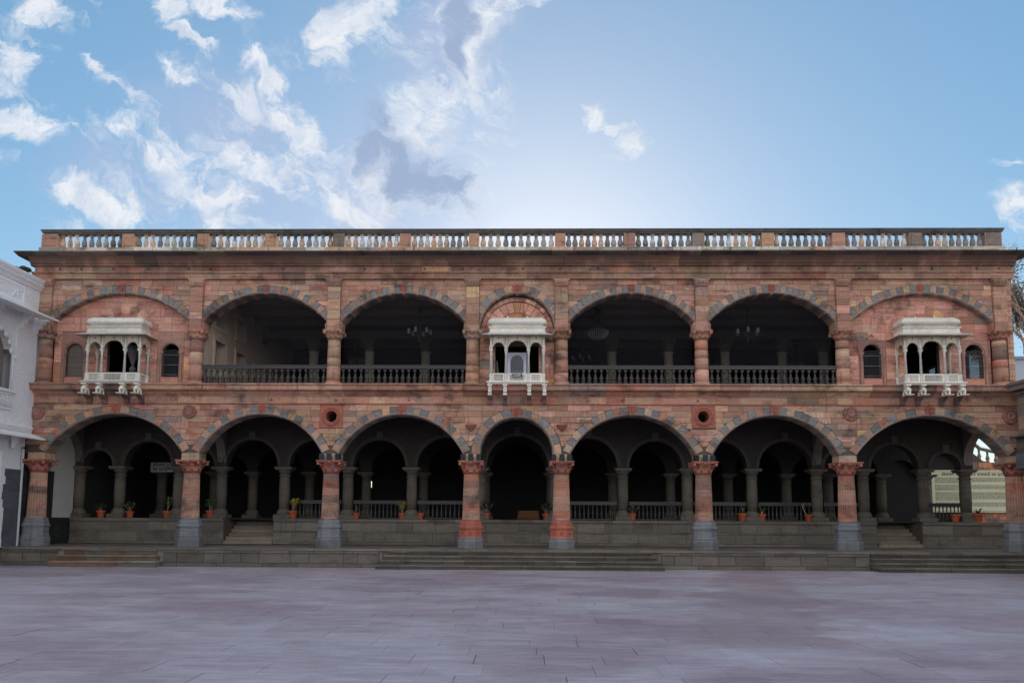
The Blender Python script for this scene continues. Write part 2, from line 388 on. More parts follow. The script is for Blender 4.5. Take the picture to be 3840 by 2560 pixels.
def bas(g=1.0):
    k = ru(.8, 1.2) * g; return (.145 * k, .122 * k, .100 * k, rnd() * .7)
def marb(): k = ru(.90, 1.04); return (.88 * k, .82 * k, .72 * k, rnd() * .7)

# ------------------------------------------------------------------ layout of the facade
COLX = [-17.4, -11.78, -6.70, -1.62, 1.62, 6.70, 11.78, 17.4]
LOWX = COLX[:7] + [17.72]                         # the last ground floor column stands a little further out
BX = 17.85                                        # half length of the wall
ZG, ZP, ZT = 0.0, 0.63, 1.64                      # court, platform, terrace
def arc(cx, cz, r):
    return lambda x: cz + math.sqrt(max(r * r - (x - cx) ** 2, 0)) if abs(x - cx) < r else -9
LOW = []; UPP = []
for i in range(7):
    a, b = COLX[i], COLX[i + 1]; cx = (a + b) / 2; hu = (b - a) / 2 - .24
    lx = (LOWX[i] + LOWX[i + 1]) / 2; hl = (LOWX[i + 1] - LOWX[i]) / 2 - .31
    if i == 3: LOW.append((lx, 4.0, 1.31, hl, 3.99)); UPP.append((cx, 8.52, 1.36, 1.36, 8.5))
    else:
        rise = 1.40; r = (hl * hl + rise * rise) / (2 * rise); LOW.append((lx, 5.40 - r, r, hl, 4.0))
        rise = 1.09; r = (hu * hu + rise * rise) / (2 * rise); UPP.append((cx, 9.88 - r, r, hu, 8.79))
palace = thing('sandstone_palace', 'long two storey red sandstone palace with two rows of arches and a balustraded roof', 'palace')
root = palace

def slice_wall(mb, x0, x1, n, solids, yf, yb, tint):
    """wall from x0 to x1 built of upright slices; solids(x) -> list of (z_low, z_high)"""
    xs = [x0 + (x1 - x0) * i / n for i in range(n + 1)]
    for i in range(n):
        a, b = xs[i], xs[i + 1]
        sa, sb = solids(a + 1e-5), solids(b - 1e-5)
        if len(sa) != len(sb): sa = sb = solids((a + b) / 2)
        for (l0, h0), (l1, h1) in zip(sa, sb):
            if h0 - l0 < 1e-4 and h1 - l1 < 1e-4: continue
            mb.quad((a, yf, l0), (b, yf, l1), (b, yf, h1), (a, yf, h0), tint)
            mb.quad((b, yb, l1), (a, yb, l0), (a, yb, h0), (b, yb, h1), tint)
            mb.quad((a, yf, l0), (a, yb, l0), (b, yb, l1), (b, yf, l1), tint)
            mb.quad((a, yf, h0), (b, yf, h1), (b, yb, h1), (a, yb, h0), tint)
def low_bottom(x, off=0.0):
    best = 3.975
    for cx, cz, r, h, sp in LOW:
        if abs(x - cx) <= h + (off if off else 0): best = max(best, arc(cx, cz, r + off)(x))
    return best
def upp_bottom(x, off=0.0):
    best = 8.47
    for cx, cz, r, h, sp in UPP:
        if abs(x - cx) <= h: best = max(best, arc(cx, cz, r + off)(x))
    return best
OCU = [(-6.70, 5.33), (6.70, 5.36)]
wall = MB()
def sl(x):
    b = low_bottom(x)
    for ox, oz in OCU:
        if abs(x - ox) < .21: return [(b, oz - .21), (oz + .21, 6.0)]
    return [(b, 6.0)]
slice_wall(wall, -BX, 18.04, 900, sl, .03, .62, (.17, .125, .11, .5))
slice_wall(wall, -BX, BX, 900, lambda x: [(upp_bottom(x), 11.2)], .03, .62, (.17, .125, .11, .5))
wall.box(-BX, -BX + .5, .035, .61, 6.0, 11.2); wall.box(BX - .5, BX, .035, .61, 6.0, 11.2)
wall_o = wall.build('facade_wall', 'mortar', root)
w2 = MB(); w2.box(-BX, BX, .0, .62, 6.0, 6.47, (.3, .18, .14, .5)); w2.build('floor_band', 'sand', root)

def block_poly(x0, x1, z0, z1, bot=None, n=9):
    if bot is None: return [(x0, z0), (x1, z0), (x1, z1), (x0, z1)]
    xs = [x0 + (x1 - x0) * i / n for i in range(n + 1)]
    bs = [max(z0, bot(x)) for x in xs]
    if max(bs) <= z0 + 1e-6: return [(x0, z0), (x1, z0), (x1, z1), (x0, z1)]
    runs = []; cur = []
    for i, b in enumerate(bs):
        if z1 - b > .012: cur.append(i)
        elif cur: runs.append(cur); cur = []
    if cur: runs.append(cur)
    if not runs: return None
    r = max(runs, key=len)
    if len(r) < 2: return None
    pts = [(xs[i], bs[i]) for i in r]
    if r[0] > 0: pts.insert(0, (xs[r[0] - 1] * .5 + xs[r[0]] * .5, z1 - .003))
    if r[-1] < n: pts.append((xs[r[-1]] * .5 + xs[r[-1] + 1] * .5, z1 - .003))
    top = [(pts[-1][0], z1), (pts[0][0], z1)]
    if abs(pts[-1][1] - z1) < .01: top = top[1:]
    if abs(pts[0][1] - z1) < .01: top = top[:-1]
    return pts + top
def area(poly): return abs(sum(poly[i][0] * poly[(i + 1) % len(poly)][1] - poly[(i + 1) % len(poly)][0] * poly[i][1] for i in range(len(poly)))) / 2
def courses(parent, x0, x1, zs, yf, yb, pal, wmin, wmax, bot=None, holes=(), name='stone_block', material='sand', rough=.006, gap=.004, colf=None):
    for k in range(len(zs) - 1):
        z0, z1 = zs[k] + gap, zs[k + 1] - gap
        segs = [(x0, x1)]
        for hx0, hx1, hz0, hz1 in holes:
            if z1 > hz0 + .01 and z0 < hz1 - .01:
                ns = []
                for a, b in segs:
                    if hx1 <= a or hx0 >= b: ns.append((a, b)); continue
                    if hx0 - a > .04: ns.append((a, hx0))
                    if b - hx1 > .04: ns.append((hx1, b))
                segs = ns
        for a, b in segs:
            x = a; first = True
            while x < b - .02:
                w = ru(wmin, wmax) * (ru(.4, 1) if first else 1); first = False
                if b - (x + w) < wmin * .6: w = b - x
                p = block_poly(x + gap, min(x + w, b) - gap, z0, z1, bot)
                x += w
                if not p or area(p) < .0012: continue
                mb = MB(); t = colf() if colf else pick(pal)
                mb.extrude_y(p, yf - rnd() * rough, yb, t, .006)
                PC.add(name, parent, mb, material, area(p))
def steps_z(a, b, h):
    n = max(1, round((b - a) / h)); zs = [a]
    for i in range(1, n): zs.append(a + (b - a) * i / n + ru(-.02, .02))
    zs.append(b); return zs
RING = .30
def ring_bot(spec, lim):
    def f(x):
        return arc(spec[0], spec[1], spec[2] + lim)(x)
    return f
# upper wall stones, bay by bay between the pilasters
PW_ = .235
for i in range(7):
    a, b = COLX[i] + PW_, COLX[i + 1] - PW_
    f = ring_bot(UPP[i], RING + .006)
    courses(wall_o, a, b, steps_z(8.8, 10.40, .2), -.0, .04, PAL, .35, .95, f)
courses(wall_o, -BX, COLX[0] - PW_, steps_z(8.5, 10.4, .2), 0, .04, PAL, .3, .5)
courses(wall_o, COLX[7] + PW_, BX, steps_z(6.5, 10.4, .2), 0, .04, PAL, .3, .5)
courses(wall_o, -BX, COLX[0] - PW_, steps_z(6.5, 8.5, .2), 0, .04, PAL, .3, .5)
# lower wall stones
def lowring(x):
    m_ = -9
    for s in LOW: m_ = max(m_, arc(s[0], s[1], s[2] + RING + .006)(x)) if abs(x - s[0]) < s[3] + .33 else m_
    return max(m_, 4.28 if min(abs(x - c) for c in LOWX) < .5 else -9)
holes = [(ox - .42, ox + .42, oz - .42, oz + .42) for ox, oz in OCU]
courses(wall_o, -BX, 18.04, [4.25, 4.46, 4.69, 4.90, 5.12, 5.33, 5.55, 5.77], 0, .04, PAL, .4, 1.0, lowring, holes)

# voussoirs
def voussoirs(spec, n, parent, lim=None, keyname='keystone'):
    cx, cz, r, h, spz = spec
    th0 = math.atan2(spz - cz, h); span = math.pi - 2 * th0
    n = n | 1; g = .0035 / r
    for k in range(n):
        ta = math.pi - th0 - span * k / n - g; tb = math.pi - th0 - span * (k + 1) / n + g
        r1 = r + RING * ru(.97, 1.03); r0 = r + .055
        if k == n // 2: r1 = r + RING + .02
        m_ = 3
        outer = [(cx + r1 * math.cos(ta + (tb - ta) * i / m_), cz + r1 * math.sin(ta + (tb - ta) * i / m_)) for i in range(m_ + 1)]
        inner = [(cx + r0 * math.cos(tb + (ta - tb) * i / m_), cz + r0 * math.sin(tb + (ta - tb) * i / m_)) for i in range(m_ + 1)]
        poly = inner[::-1] + outer[::-1]          # ccw from the front
        poly = [p for p in poly]
        if lim is not None: poly = [(min(max(x, cx - lim), cx + lim), z) for x, z in poly]
        q = []
        for p in poly:
            if not q or math.hypot(p[0] - q[-1][0], p[1] - q[-1][1]) > .004: q.append(p)
        if len(q) < 3 or area(q) < .0015: continue
        mb = MB(); key = k == n // 2
        if key: t = (.40, .13, .09, .2)
        elif k % 2 == 1: t = grey()
        else: t = pick([((.36, .225, .17), 5), ((.42, .26, .16), 1), ((.36, .18, .135), 1.2), ((.36, .265, .21), 2), ((.2, .18, .17), 1.2)], .92)
        mb.extrude_y(q, (-.035 if key else -.012 - rnd() * .008), .05, t, .008)
        if key:      # carved mask
            zc = cz + (r + RING * .5)
            mb.ball((cx, -.045, zc), .055, .045, .085, t, 8, 5); mb.ball((cx, -.085, zc - .01), .014, .02, .03, t, 6, 4)
            mb.ball((cx - .04, -.06, zc + .07), .03, .03, .03, t, 6, 4); mb.ball((cx + .04, -.06, zc + .07), .03, .03, .03, t, 6, 4)
            mb.ball((cx, -.06, zc - .08), .035, .03, .03, t, 6, 4)
            mb.box(cx - .09, cx + .09, -.06, .0, cz + r + RING - .01, cz + r + RING + .035, t)
            mb.build('keystone', 'carved', parent)
        else: PC.add('voussoir', parent, mb, 'sand', area(q))
def arch_mould(spec, cusp, name, lim=None, y0=-.03, tone=(.33, .24, .2)):
    """moulded band on the edge of the opening; the soffit stones show their colours below"""
    cx, cz, r, h, spz = spec
    th0 = math.atan2(spz - cz, h); N = 72; mb = MB()
    prof = [(.065, .0), (.06, y0), (.035, y0 - .012), (.02, y0), (-.005, y0 + .03), (-.012, .12), (-.012, .60)]
    rows = []
    for i in range(N + 1):
        th = math.pi - th0 - (math.pi - 2 * th0) * i / N
        c_ = 0
        if cusp:
            u = (i / N) * cusp % 1; c_ = .045 * max(0, 1 - min(u, 1 - u) / .10) if 0 < i < N else 0
        rows.append([(cx + (r + dr - c_ * (dr < .05)) * math.cos(th), y, cz + (r + dr - c_ * (dr < .05)) * math.sin(th)) for dr, y in prof])
    for i in range(N):
        for k in range(len(prof) - 1):
            seg = int(i / N * 21)
            t = (*tone, .1) if k < 4 else ((.17, .17, .18, .1) if seg % 2 else (.33, .22, .16, .1))
            mb.quad(rows[i][k], rows[i + 1][k], rows[i + 1][k + 1], rows[i][k + 1], t)
    return mb.build(name, 'sand', root)
nv_low = [19, 21, 21, 13, 21, 21, 19]; nv_up = [25, 25, 25, 15, 25, 25, 25]
for i in range(7):
    a = arch_mould(LOW[i], 0, 'lower_arch'); voussoirs(LOW[i], nv_low[i], a)
    a = arch_mould(UPP[i], 10 if i != 3 else 6, 'upper_arch'); voussoirs(UPP[i], nv_up[i], a, lim=(COLX[i + 1] - COLX[i]) / 2 - PW_)
    # short upright jambs under the upper arches with a carved shoulder
    cx, cz, r, h, spz = UPP[i]
    if i != 3:
        for s in (-1, 1):
            j = MB()
            x = cx + s * (h + .0); x0, x1 = sorted((x - s * .05, x + s * .03))
            j.box(x0, x1, -.03, .5, 8.49, 8.80, pick(PAL))
            for z in (8.55, 8.63, 8.71): j.ball((x - s * .05, -.02, z), .035, .05, .045, pick(PAL), 7, 4)
            j.build('arch_shoulder', 'carved', a)

# ------------------------------------------------------------------ lower columns
def capital(w_top, h, r_neck, tint, nleaf=8, material='carved', name='capital', parent=None, z0=0):
    mb = MB()
    ab = w_top / 2
    # bell, darkened: recess shade between the leaves put into its colour
    prof = [(r_neck * 1.0, 0), (r_neck * 1.12, .02), (r_neck * 1.12, .05), (r_neck * 1.02, .06), (r_neck * 1.05, h * .35), (r_neck * 1.18, h * .6), (r_neck * 1.42, h * .8)]
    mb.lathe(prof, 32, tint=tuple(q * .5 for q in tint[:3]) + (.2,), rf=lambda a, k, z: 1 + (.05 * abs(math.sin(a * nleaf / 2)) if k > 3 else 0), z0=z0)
    # two tiers of leaves
    for tier, (zb, hh, rr, off) in enumerate(((.07, h * .36, r_neck * 1.06, 0), (h * .30, h * .38, r_neck * 1.10, .5))):
        for i in range(nleaf):
            a = 2 * math.pi * (i + off) / nleaf; c_, s_ = math.cos(a), math.sin(a); wl = r_neck * .34
            pts = []
            for t_, out, ww in ((0, 0, .8), (.5, .02, 1.0), (.85, .07, .75), (1.0, .11, .35), (.86, .13, .2)):
                rad = rr + out * r_neck / .27 + .01; z = z0 + zb + hh * t_
                for sg in (-1, 0, 1):
                    bulge = .018 if sg == 0 else 0
                    pts.append((c_ * (rad + bulge) - s_ * wl * ww * sg, s_ * (rad + bulge) + c_ * wl * ww * sg, z))
            fs = []
            for k in range(4):
                for q in range(2): fs.append((k * 3 + q, k * 3 + q + 1, (k + 1) * 3 + q + 1, (k + 1) * 3 + q))
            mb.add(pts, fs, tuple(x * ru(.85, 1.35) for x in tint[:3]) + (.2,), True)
    # volutes
    for sx in (-1, 1):
        for sy in (-1, 1):
            mb.ball((sx * ab * .86, sy * ab * .86, z0 + h * .74), .055, .055, .06, tint, 8, 5)
            mb.tube([(sx * r_neck * .7, sy * r_neck * .7, z0 + h * .5), (sx * ab * .7, sy * ab * .7, z0 + h * .66), (sx * ab * .86, sy * ab * .86, z0 + h * .8)], .03, 5, tint)
    for k in range(4):
        a = k * math.pi / 2; mb.ball((math.cos(a) * ab * .86, math.sin(a) * ab * .86, z0 + h * .84), .045, .045, .045, tint, 7, 4)
    # abacus with concave sides
    def ring(sc_, z):
        pts = []
        for k in range(4):
            a0 = math.pi / 4 + k * math.pi / 2
            for u in range(6):
                t_ = u / 6; A = Vector((math.cos(a0), math.sin(a0))) * ab * 1.414 * sc_; B_ = Vector((math.cos(a0 + math.pi / 2), math.sin(a0 + math.pi / 2))) * ab * 1.414 * sc_
                q = A.lerp(B_, t_); q *= 1 - .10 * math.sin(math.pi * t_); pts.append((q.x, q.y, z))
        return pts
    rs = [ring(.90, z0 + h * .82), ring(.93, z0 + h * .87), ring(1.0, z0 + h * .93), ring(1.0, z0 + h)]
    vs = [p for r_ in rs for p in r_]; fs = []
    for k in range(3):
        for i in range(24): fs.append((k * 24 + i, k * 24 + (i + 1) % 24, (k + 1) * 24 + (i + 1) % 24, (k + 1) * 24 + i))
    fs.append(tuple(72 + i for i in range(24))); fs.append(tuple(range(23, -1, -1)))
    mb.add(vs, fs, tint)
    return mb
def flute(n, d): return lambda a, k, z: 1 - d * abs(math.sin(a * n / 2)) ** .7
def lower_column(x, red):
    sh = MB(); t = pick([((.40, .235, .18), 1), ((.36, .21, .17), 1), ((.42, .26, .20), 1)])
    z0, z1 = 1.70, 3.30
    prof = []; N = 7; tints = []
    segs = 6
    for k in range(segs):
        za = z0 + (z1 - z0) * k / segs; zb = z0 + (z1 - z0) * (k + 1) / segs
        ra = .315 - .045 * k / segs; rb = .315 - .045 * (k + 1) / segs
        c_ = pick([((.40, .235, .18), 3), ((.36, .21, .17), 2), ((.36, .23, .18), 1), ((.30, .20, .175), 1.3), ((.40, .18, .13), 1.6)], .78)
        sh.lathe([(ra, za + .002), (rb, zb - .002)], 96, tint=c_, rf=flute(24, .075), smooth=False)
    sh.lathe([(.335, 1.63), (.345, 1.645), (.34, 1.66), (.318, 1.675), (.318, 1.71)], 28, tint=(.34, .2, .16, .2))
    o = sh.build('column', 'sand', root, (x, .22, 0))
    tc_ = (.44, .17, .12, .2)
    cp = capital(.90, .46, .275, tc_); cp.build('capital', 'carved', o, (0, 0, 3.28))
    im = MB(); im.box(-.31, .31, -.22, .40, 3.74, 3.99, pick([((.42, .27, .2), 1), ((.38, .28, .22), 1)])); im.build('impost', 'sand', o)
    bt = (.42, .13, .085, .2) if red else (.19, .195, .205, .2)
    ped = MB()
    n8 = 8; r8 = 1 / math.cos(math.pi / 8)
    def oct_(prof): ped.lathe([(r_ * r8, z) for r_, z in prof], 8, tint=bt, smooth=False, rf=None)
    vs0 = len(ped.v)
    oct_([(.42, 1.02), (.395, 1.05), (.395, 1.30), (.42, 1.33), (.43, 1.37), (.43, 1.40), (.40, 1.42), (.385, 1.47), (.39, 1.52), (.365, 1.55), (.36, 1.63)])
    ped.v = [( (vx * math.cos(math.pi / 8) - vy * math.sin(math.pi / 8)), (vx * math.sin(math.pi / 8) + vy * math.cos(math.pi / 8)), vz) for vx, vy, vz in ped.v]
    if red:
        for k in range(8):
            a = k * math.pi / 4; nx, ny = math.cos(a), math.sin(a); tx, ty = -ny, nx
            for dz, dt in ((0, 0), (.05, 0), (-.05, 0), (0, .05), (0, -.05)):
                ped.ball((nx * .40 + tx * dt, ny * .40 + ty * dt, 1.18 + dz), .022, .022, .022, (.36, .1, .07, .2), 6, 4)
    ped.build('pedestal', 'carved', o)
    pl = MB(); s8 = []
    g = (.17, .17, .175, .2)
    pl.lathe([(.45 * r8, .635), (.45 * r8, .90), (.44 * r8, .93), (.42 * r8, .96), (.42 * r8, 1.02)], 8, tint=g, smooth=False)
    pl.v = [( (vx * math.cos(math.pi / 8) - vy * math.sin(math.pi / 8)), (vx * math.sin(math.pi / 8) + vy * math.cos(math.pi / 8)), vz) for vx, vy, vz in pl.v]
    pl.build('plinth', 'basalt', o)
    return o
lowcols = [lower_column(x, i in (3, 4)) for i, x in enumerate(LOWX)]
# ------------------------------------------------------------------ upper columns and pilasters
for i, x in enumerate(COLX):
    sh = MB(); za = 6.62
    while za < 8.16:
        zb = min(za + ru(.25, .6), 8.17)
        if 8.17 - zb < .15: zb = 8.17
        ra = .252 - .025 * (za - 6.6) / 1.6; rb = .252 - .025 * (zb - 6.6) / 1.6
        sh.lathe([(ra, za), (rb, zb - .003)], 28, tint=pick(PAL)); za = zb
    o = sh.build('upper_column', 'sand', root, (x, .14, 0))
    b = MB(); b.lathe([(.33, 6.475), (.34, 6.50), (.33, 6.53), (.29, 6.55), (.285, 6.57), (.30, 6.59), (.29, 6.61), (.26, 6.625)], 28, tint=pick(PAL)); b.build('base', 'carved', o)
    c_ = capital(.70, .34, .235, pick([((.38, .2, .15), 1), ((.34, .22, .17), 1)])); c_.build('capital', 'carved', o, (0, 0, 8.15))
    pm = MB(); pm.box(-PW_, PW_, -.0, .1, 8.49, 10.40, (.16, .12, .1, .5)); po = pm.build('pilaster', 'mortar', root, (x, 0, 0))
    z = 8.495
    while z < 10.1:
        z2 = z + ru(.2, .42)
        if 10.12 - z2 < .15: z2 = 10.12
        mb = MB(); mb.extrude_y(block_poly(-PW_ + .004, PW_ - .004, z, z2 - .006), -.10 - rnd() * .004, .0, pick(PAL), .006)
        PC.add('pilaster_stone', po, mb, 'sand', 1); z = z2
    mb = MB(); t = pick([((.33, .2, .16), 1), ((.3, .19, .16), 1)])
    mb.extrude_y([(-.225, 0), (.225, 0), (.235, .04), (.235, .07), (.25, .12), (.30, .25), (.32, .265), (-.32, .265), (-.30, .25), (-.25, .12), (-.235, .07), (-.235, .04)], -.15, .02, t, .012)
    for zz, nb, w in ((.09, 5, .21), (.16, 4, .2), (.215, 2, .25)):
        for q in range(nb):
            u = -w + 2 * w * q / (nb - 1); mb.ball((u, -.16, zz), .05, .04, .045, tuple(k_ * ru(.85, 1.1) for k_ in t[:3]) + (.2,), 7, 4)
    mb.build('capital', 'carved', po, (0, 0, 10.13))

# ------------------------------------------------------------------ mouldings (profile runs split into stones)
def moulding(name, piece, prof, z_off, x0, x1, lmin, lmax, parent, material='sand', pal=PAL, back=.05, ret=True):
    """prof: (y, z) from bottom to top; each stone is one extruded piece along X; stone joints stand open a little"""
    mb = MB(); mb.box(x0 + .01, x1 - .01, .0, .2, prof[0][1] + .005, prof[-1][1] - .005, (.12, .09, .08, .5)); o = mb.build(name, 'mortar', parent)
    x = x0
    while x < x1 - .01:
        w = ru(lmin, lmax)
        if x1 - (x + w) < lmin * .7: w = x1 - x
        a, b = x + .003, x + w - .003; t = pick(pal); m_ = MB()
        j = ru(-.004, .004)
        P_ = [(back, prof[0][1])] + [(y + j, z) for y, z in prof] + [(back, prof[-1][1])]
        n = len(P_)
        m_.add([(a, y, z) for y, z in P_] + [(b, y, z) for y, z in P_], [(i, i + 1, n + i + 1, n + i)[::-1] for i in range(n - 1)] + [tuple(range(n)), tuple(range(2 * n - 1, n - 1, -1))], t)
        PC.add(piece, o, m_, material, w); x += w
    return o
# string course between the storeys
moulding('string_course', 'cornice_stone', [(-.02, 6.05), (-.03, 6.08), (-.06, 6.085), (-.07, 6.12), (-.11, 6.13), (-.14, 6.17), (-.16, 6.20), (-.32, 6.25), (-.34, 6.27), (-.34, 6.40), (-.36, 6.41), (-.40, 6.44), (-.40, 6.475)], 0, -18.1, 18.1, .8, 1.8, root)
fr = moulding('frieze', 'frieze_stone', [(-.005, 5.815), (-.008, 5.83), (-.008, 6.03), (-.004, 6.05)], 0, -BX, BX, .5, 1.2, root)
moulding('lower_band', 'band_stone', [(-.02, 5.77), (-.05, 5.78), (-.055, 5.80), (-.03, 5.815)], 0, -BX, BX, .9, 1.8, root, pal=[((.42, .16, .11), 1), ((.36, .18, .14), 1)])
# entablature
moulding('architrave', 'band_stone', [(-.11, 10.40), (-.13, 10.42), (-.13, 10.48), (-.155, 10.485), (-.155, 10.56), (-.18, 10.57), (-.21, 10.60), (-.23, 10.61), (-.23, 10.64), (-.12, 10.65)], 0, -BX - .05, BX + .05, .8, 1.6, root)
moulding('upper_frieze', 'frieze_stone', [(-.10, 10.65), (-.102, 10.66), (-.102, 10.86), (-.10, 10.875)], 0, -BX, BX, .5, 1.2, root)
moulding('cornice', 'cornice_stone', [(-.16, 10.875), (-.18, 10.90), (-.18, 10.94), (-.21, 10.95), (-.24, 10.99), (-.24, 11.01), (-.26, 11.05), (-.31, 11.12), (-.36, 11.17), (-.36, 11.19)], 0, -BX - .12, BX + .12, .8, 1.6, root)
# iron rings along the friezes
rg = MB(); rg.tube([(.032 * math.cos(a * math.pi / 4), 0, .032 * math.sin(a * math.pi / 4)) for a in range(9)], .009, 5, (.05, .04, .04, .5))
rg_me = None
for zz, xs in ((10.77, (-16.9, -16.1, -14.9, -13.6, -12.1, -11.3, -8.6, -5.6, -3.4, -2.0, 0.2, 1.55, 2.95, 5.0, 8.4, 10.2, 12.4, 13.9, 15.0, 16.6, 17.4)), (5.93, (-12.4, -8.9, -6.55, -3.9, 0.9, 3.8, 6.5))):
    for x in xs:
        if rg_me is None: o = rg.build('wall_ring', 'black', root, (x, -.125, zz)); rg_me = o.data
        else: o = bpy.data.objects.new('wall_ring', rg_me); C.objects.link(o); o.parent = root; o.location = (x, -.125 if zz > 8 else -.025, zz)
# eave slab: long stone slabs sloping to a thin edge
ev = MB(); ev.box(-18.0, 18.0, .0, .5, 11.2, 11.315, (.1, .09, .09, .5)); evo = ev.build('eave', 'mortar', root)
x = -18.35
while x < 18.35:
    w = ru(.7, 1.2)
    if 18.35 - (x + w) < .5: w = 18.35 - x
    m_ = MB(); t = pick([((.13, .11, .11), 2), ((.18, .14, .13), 1), ((.10, .09, .10), 2)])
    a, b = x + .003, x + w - .003; dz = ru(-.006, .006)
    P_ = [(.3, 11.192), (-.34, 11.192), (-.60, 11.265 + dz), (-.60, 11.30 + dz), (.3, 11.325)]
    n = 5
    m_.add([(a, y, z) for y, z in P_] + [(b, y, z) for y, z in P_], [(i, (i + 1) % n, n + (i + 1) % n, n + i)[::-1] for i in range(n)] + [tuple(range(n)), tuple(range(2 * n - 1, n - 1, -1))], t)
    PC.add('eave_slab', evo, m_, 'roofstone', w); x += w
for s in (-1, 1):        # the eave turns the corner
    m_ = MB(); xx = s * 18.0
    x0, x1 = sorted((s * 17.95, s * 18.34))
    m_.add([(s * 17.9, .3, 11.2), (s * 18.36, .3, 11.28), (s * 18.36, .3, 11.31), (s * 17.9, .3, 11.325), (s * 17.9, 12, 11.2), (s * 18.36, 12, 11.28), (s * 18.36, 12, 11.31), (s * 17.9, 12, 11.325)],
           [(0, 1, 2, 3), (4, 7, 6, 5), (0, 4, 5, 1), (1, 5, 6, 2), (2, 6, 7, 3)], (.13, .11, .11, .3)); m_.build('eave_return', 'roofstone', evo)

# ------------------------------------------------------------------ roof balustrade
piers = [(-17.42, .60), (-14.47, .44), (-11.66, .44), (-9.14, .44), (-6.61, .44), (-4.14, .42), (-1.60, .38), (1.58, .38), (4.12, .42), (6.64, .44), (9.17, .44), (11.74, .46), (14.52, .48), (17.32, .60)]
YB = .12
rb = MB()
def rcol(): return pick([((.37, .35, .31), 3), ((.42, .29, .22), 2), ((.22, .215, .215), 1.2), ((.46, .44, .40), 2.4), ((.31, .30, .27), 2)])
rb.box(-17.66, 17.62, YB - .13, YB + .13, 12.14, 12.19, (.16, .145, .135, .2)); rb.box(-17.72, 17.68, YB - .17, YB + .17, 12.19, 12.25, (.15, .14, .135, .2)); rb.box(-17.75, 17.71, YB - .20, YB + .20, 12.25, 12.305, (.13, .125, .12, .2))
rbo = rb.build('roof_balustrade', 'roofstone', root)
x = -17.80
while x < 17.75:
    w = ru(.7, 1.2)
    if 17.75 - (x + w) < .5: w = 17.75 - x
    m_ = MB(); t = pick([((.30, .26, .24), 2), ((.42, .38, .36), 2), ((.12, .11, .12), 3), ((.40, .26, .2), 1)])
    m_.extrude_y([(x + .004, 11.33), (x + w - .004, 11.33), (x + w - .004, 11.44), (x + .004, 11.44)], YB - .24 - rnd() * .01, YB + .24, t, .012, back=True)
    m_.extrude_y([(x + .004, 11.442), (x + w - .004, 11.442), (x + w - .004, 11.625), (x + .004, 11.625)], YB - .17 - rnd() * .01, YB + .17, rcol(), .012, back=True)
    PC.add('kerb_stone', rbo, m_, 'roofstone', w); x += w
for px_, w in piers:
    m_ = MB(); t = pick([((.42, .25, .18), 3), ((.38, .22, .17), 2), ((.22, .18, .16), 1)]); a = w / 2
    m_.box(px_ - a, px_ + a, YB - .15, YB + .15, 11.627, 12.138, t)
    m_.extrude_y([(px_ - a + .05, 11.68), (px_ + a - .05, 11.68), (px_ + a - .05, 12.09), (px_ - a + .05, 12.09)], YB - .165, YB - .149, tuple(k_ * .92 for k_ in t[:3]) + (.2,), .012)
    m_.build('pier', 'roofstone', rbo)
bal_prof = [(.075, 0), (.075, .035), (.05, .04), (.06, .055), (.082, .07), (.102, .12), (.105, .16), (.092, .24), (.066, .32), (.048, .37), (.048, .385), (.068, .395), (.068, .41), (.05, .425), (.045, .45), (.075, .475), (.075, .512)]
def square_tops(mb, w, z0, z1, t): mb.box(-w, w, -w, w, z0, z1, t)
bme = []
for k in range(7):
    m_ = MB(); t = rcol(); m_.lathe(bal_prof[2:-2], 8 if k % 2 else 12, tint=t, smooth=bool(k % 2 == 0)); square_tops(m_, .07, 0, .04, t); square_tops(m_, .068, .465, .512, t)
    bme.append(m_.mesh('baluster', 'roofstone'))
for i in range(len(piers) - 1):
    a = piers[i][0] + piers[i][1] / 2; b = piers[i + 1][0] - piers[i + 1][1] / 2; n = 10 if i == 6 else (9 if i in (0, 1, 5, 7, 11, 12) else 8)
    for k in range(n):
        o = bpy.data.objects.new('baluster', random.choice(bme)); C.objects.link(o); o.parent = rbo
        o.location = (a + (b - a) * (k + .5) / n, YB, 11.627); o.rotation_euler = (ru(-.02, .02), ru(-.02, .02), ru(-.1, .1))

# ------------------------------------------------------------------ hall balustrades (upper storey) and terrace balustrades
def balustrade(name, bname, x0, x1, y, z0, z1, n, bm, mats, parent, bh):
    m_ = MB(); t = (1, 1, 1, .2)
    m_.box(x0, x1, y - .06, y + .06, z1 - .045, z1, t); m_.box(x0, x1, y - .05, y + .05, z1 - .14, z1 - .047, t); m_.box(x0, x1, y - .05, y + .05, z0, z0 + .04, t)
    o = m_.build(name, mats, parent)
    for k in range(n):
        q = bpy.data.objects.new(bname, bm); C.objects.link(q); q.parent = o; q.location = (x0 + (x1 - x0) * (k + .5) / n, y, z0 + .04)
    return o
hb = MB(); hp = [(.05, 0), (.05, .05), (.085, .06), (.09, .09), (.06, .11), (.065, .14), (.088, .2), (.085, .24), (.05, .29), (.035, .37), (.032, .44), (.055, .45), (.055, .465), (.035, .475), (.04, .53)]
hb.lathe(hp, 10); square_tops(hb, .085, 0, .05, (1, 1, 1, .5)); square_tops(hb, .05, .47, .53, (1, 1, 1, .5)); hbm = hb.mesh('hall_baluster', 'wood')
for i in (1, 2, 4, 5): balustrade('hall_balustrade', 'hall_baluster', COLX[i] + .25, COLX[i + 1] - .25, .15, 6.50, 7.24, 21, hbm, 'wood', root, .5)
tb = MB(); tb.lathe([(.03, 0), (.045, .04), (.03, .06), (.045, .12), (.05, .18), (.035, .26), (.022, .38), (.03, .4), (.022, .42), (.035, .55)], 8); tbm = tb.mesh('terrace_baluster', 'wood')
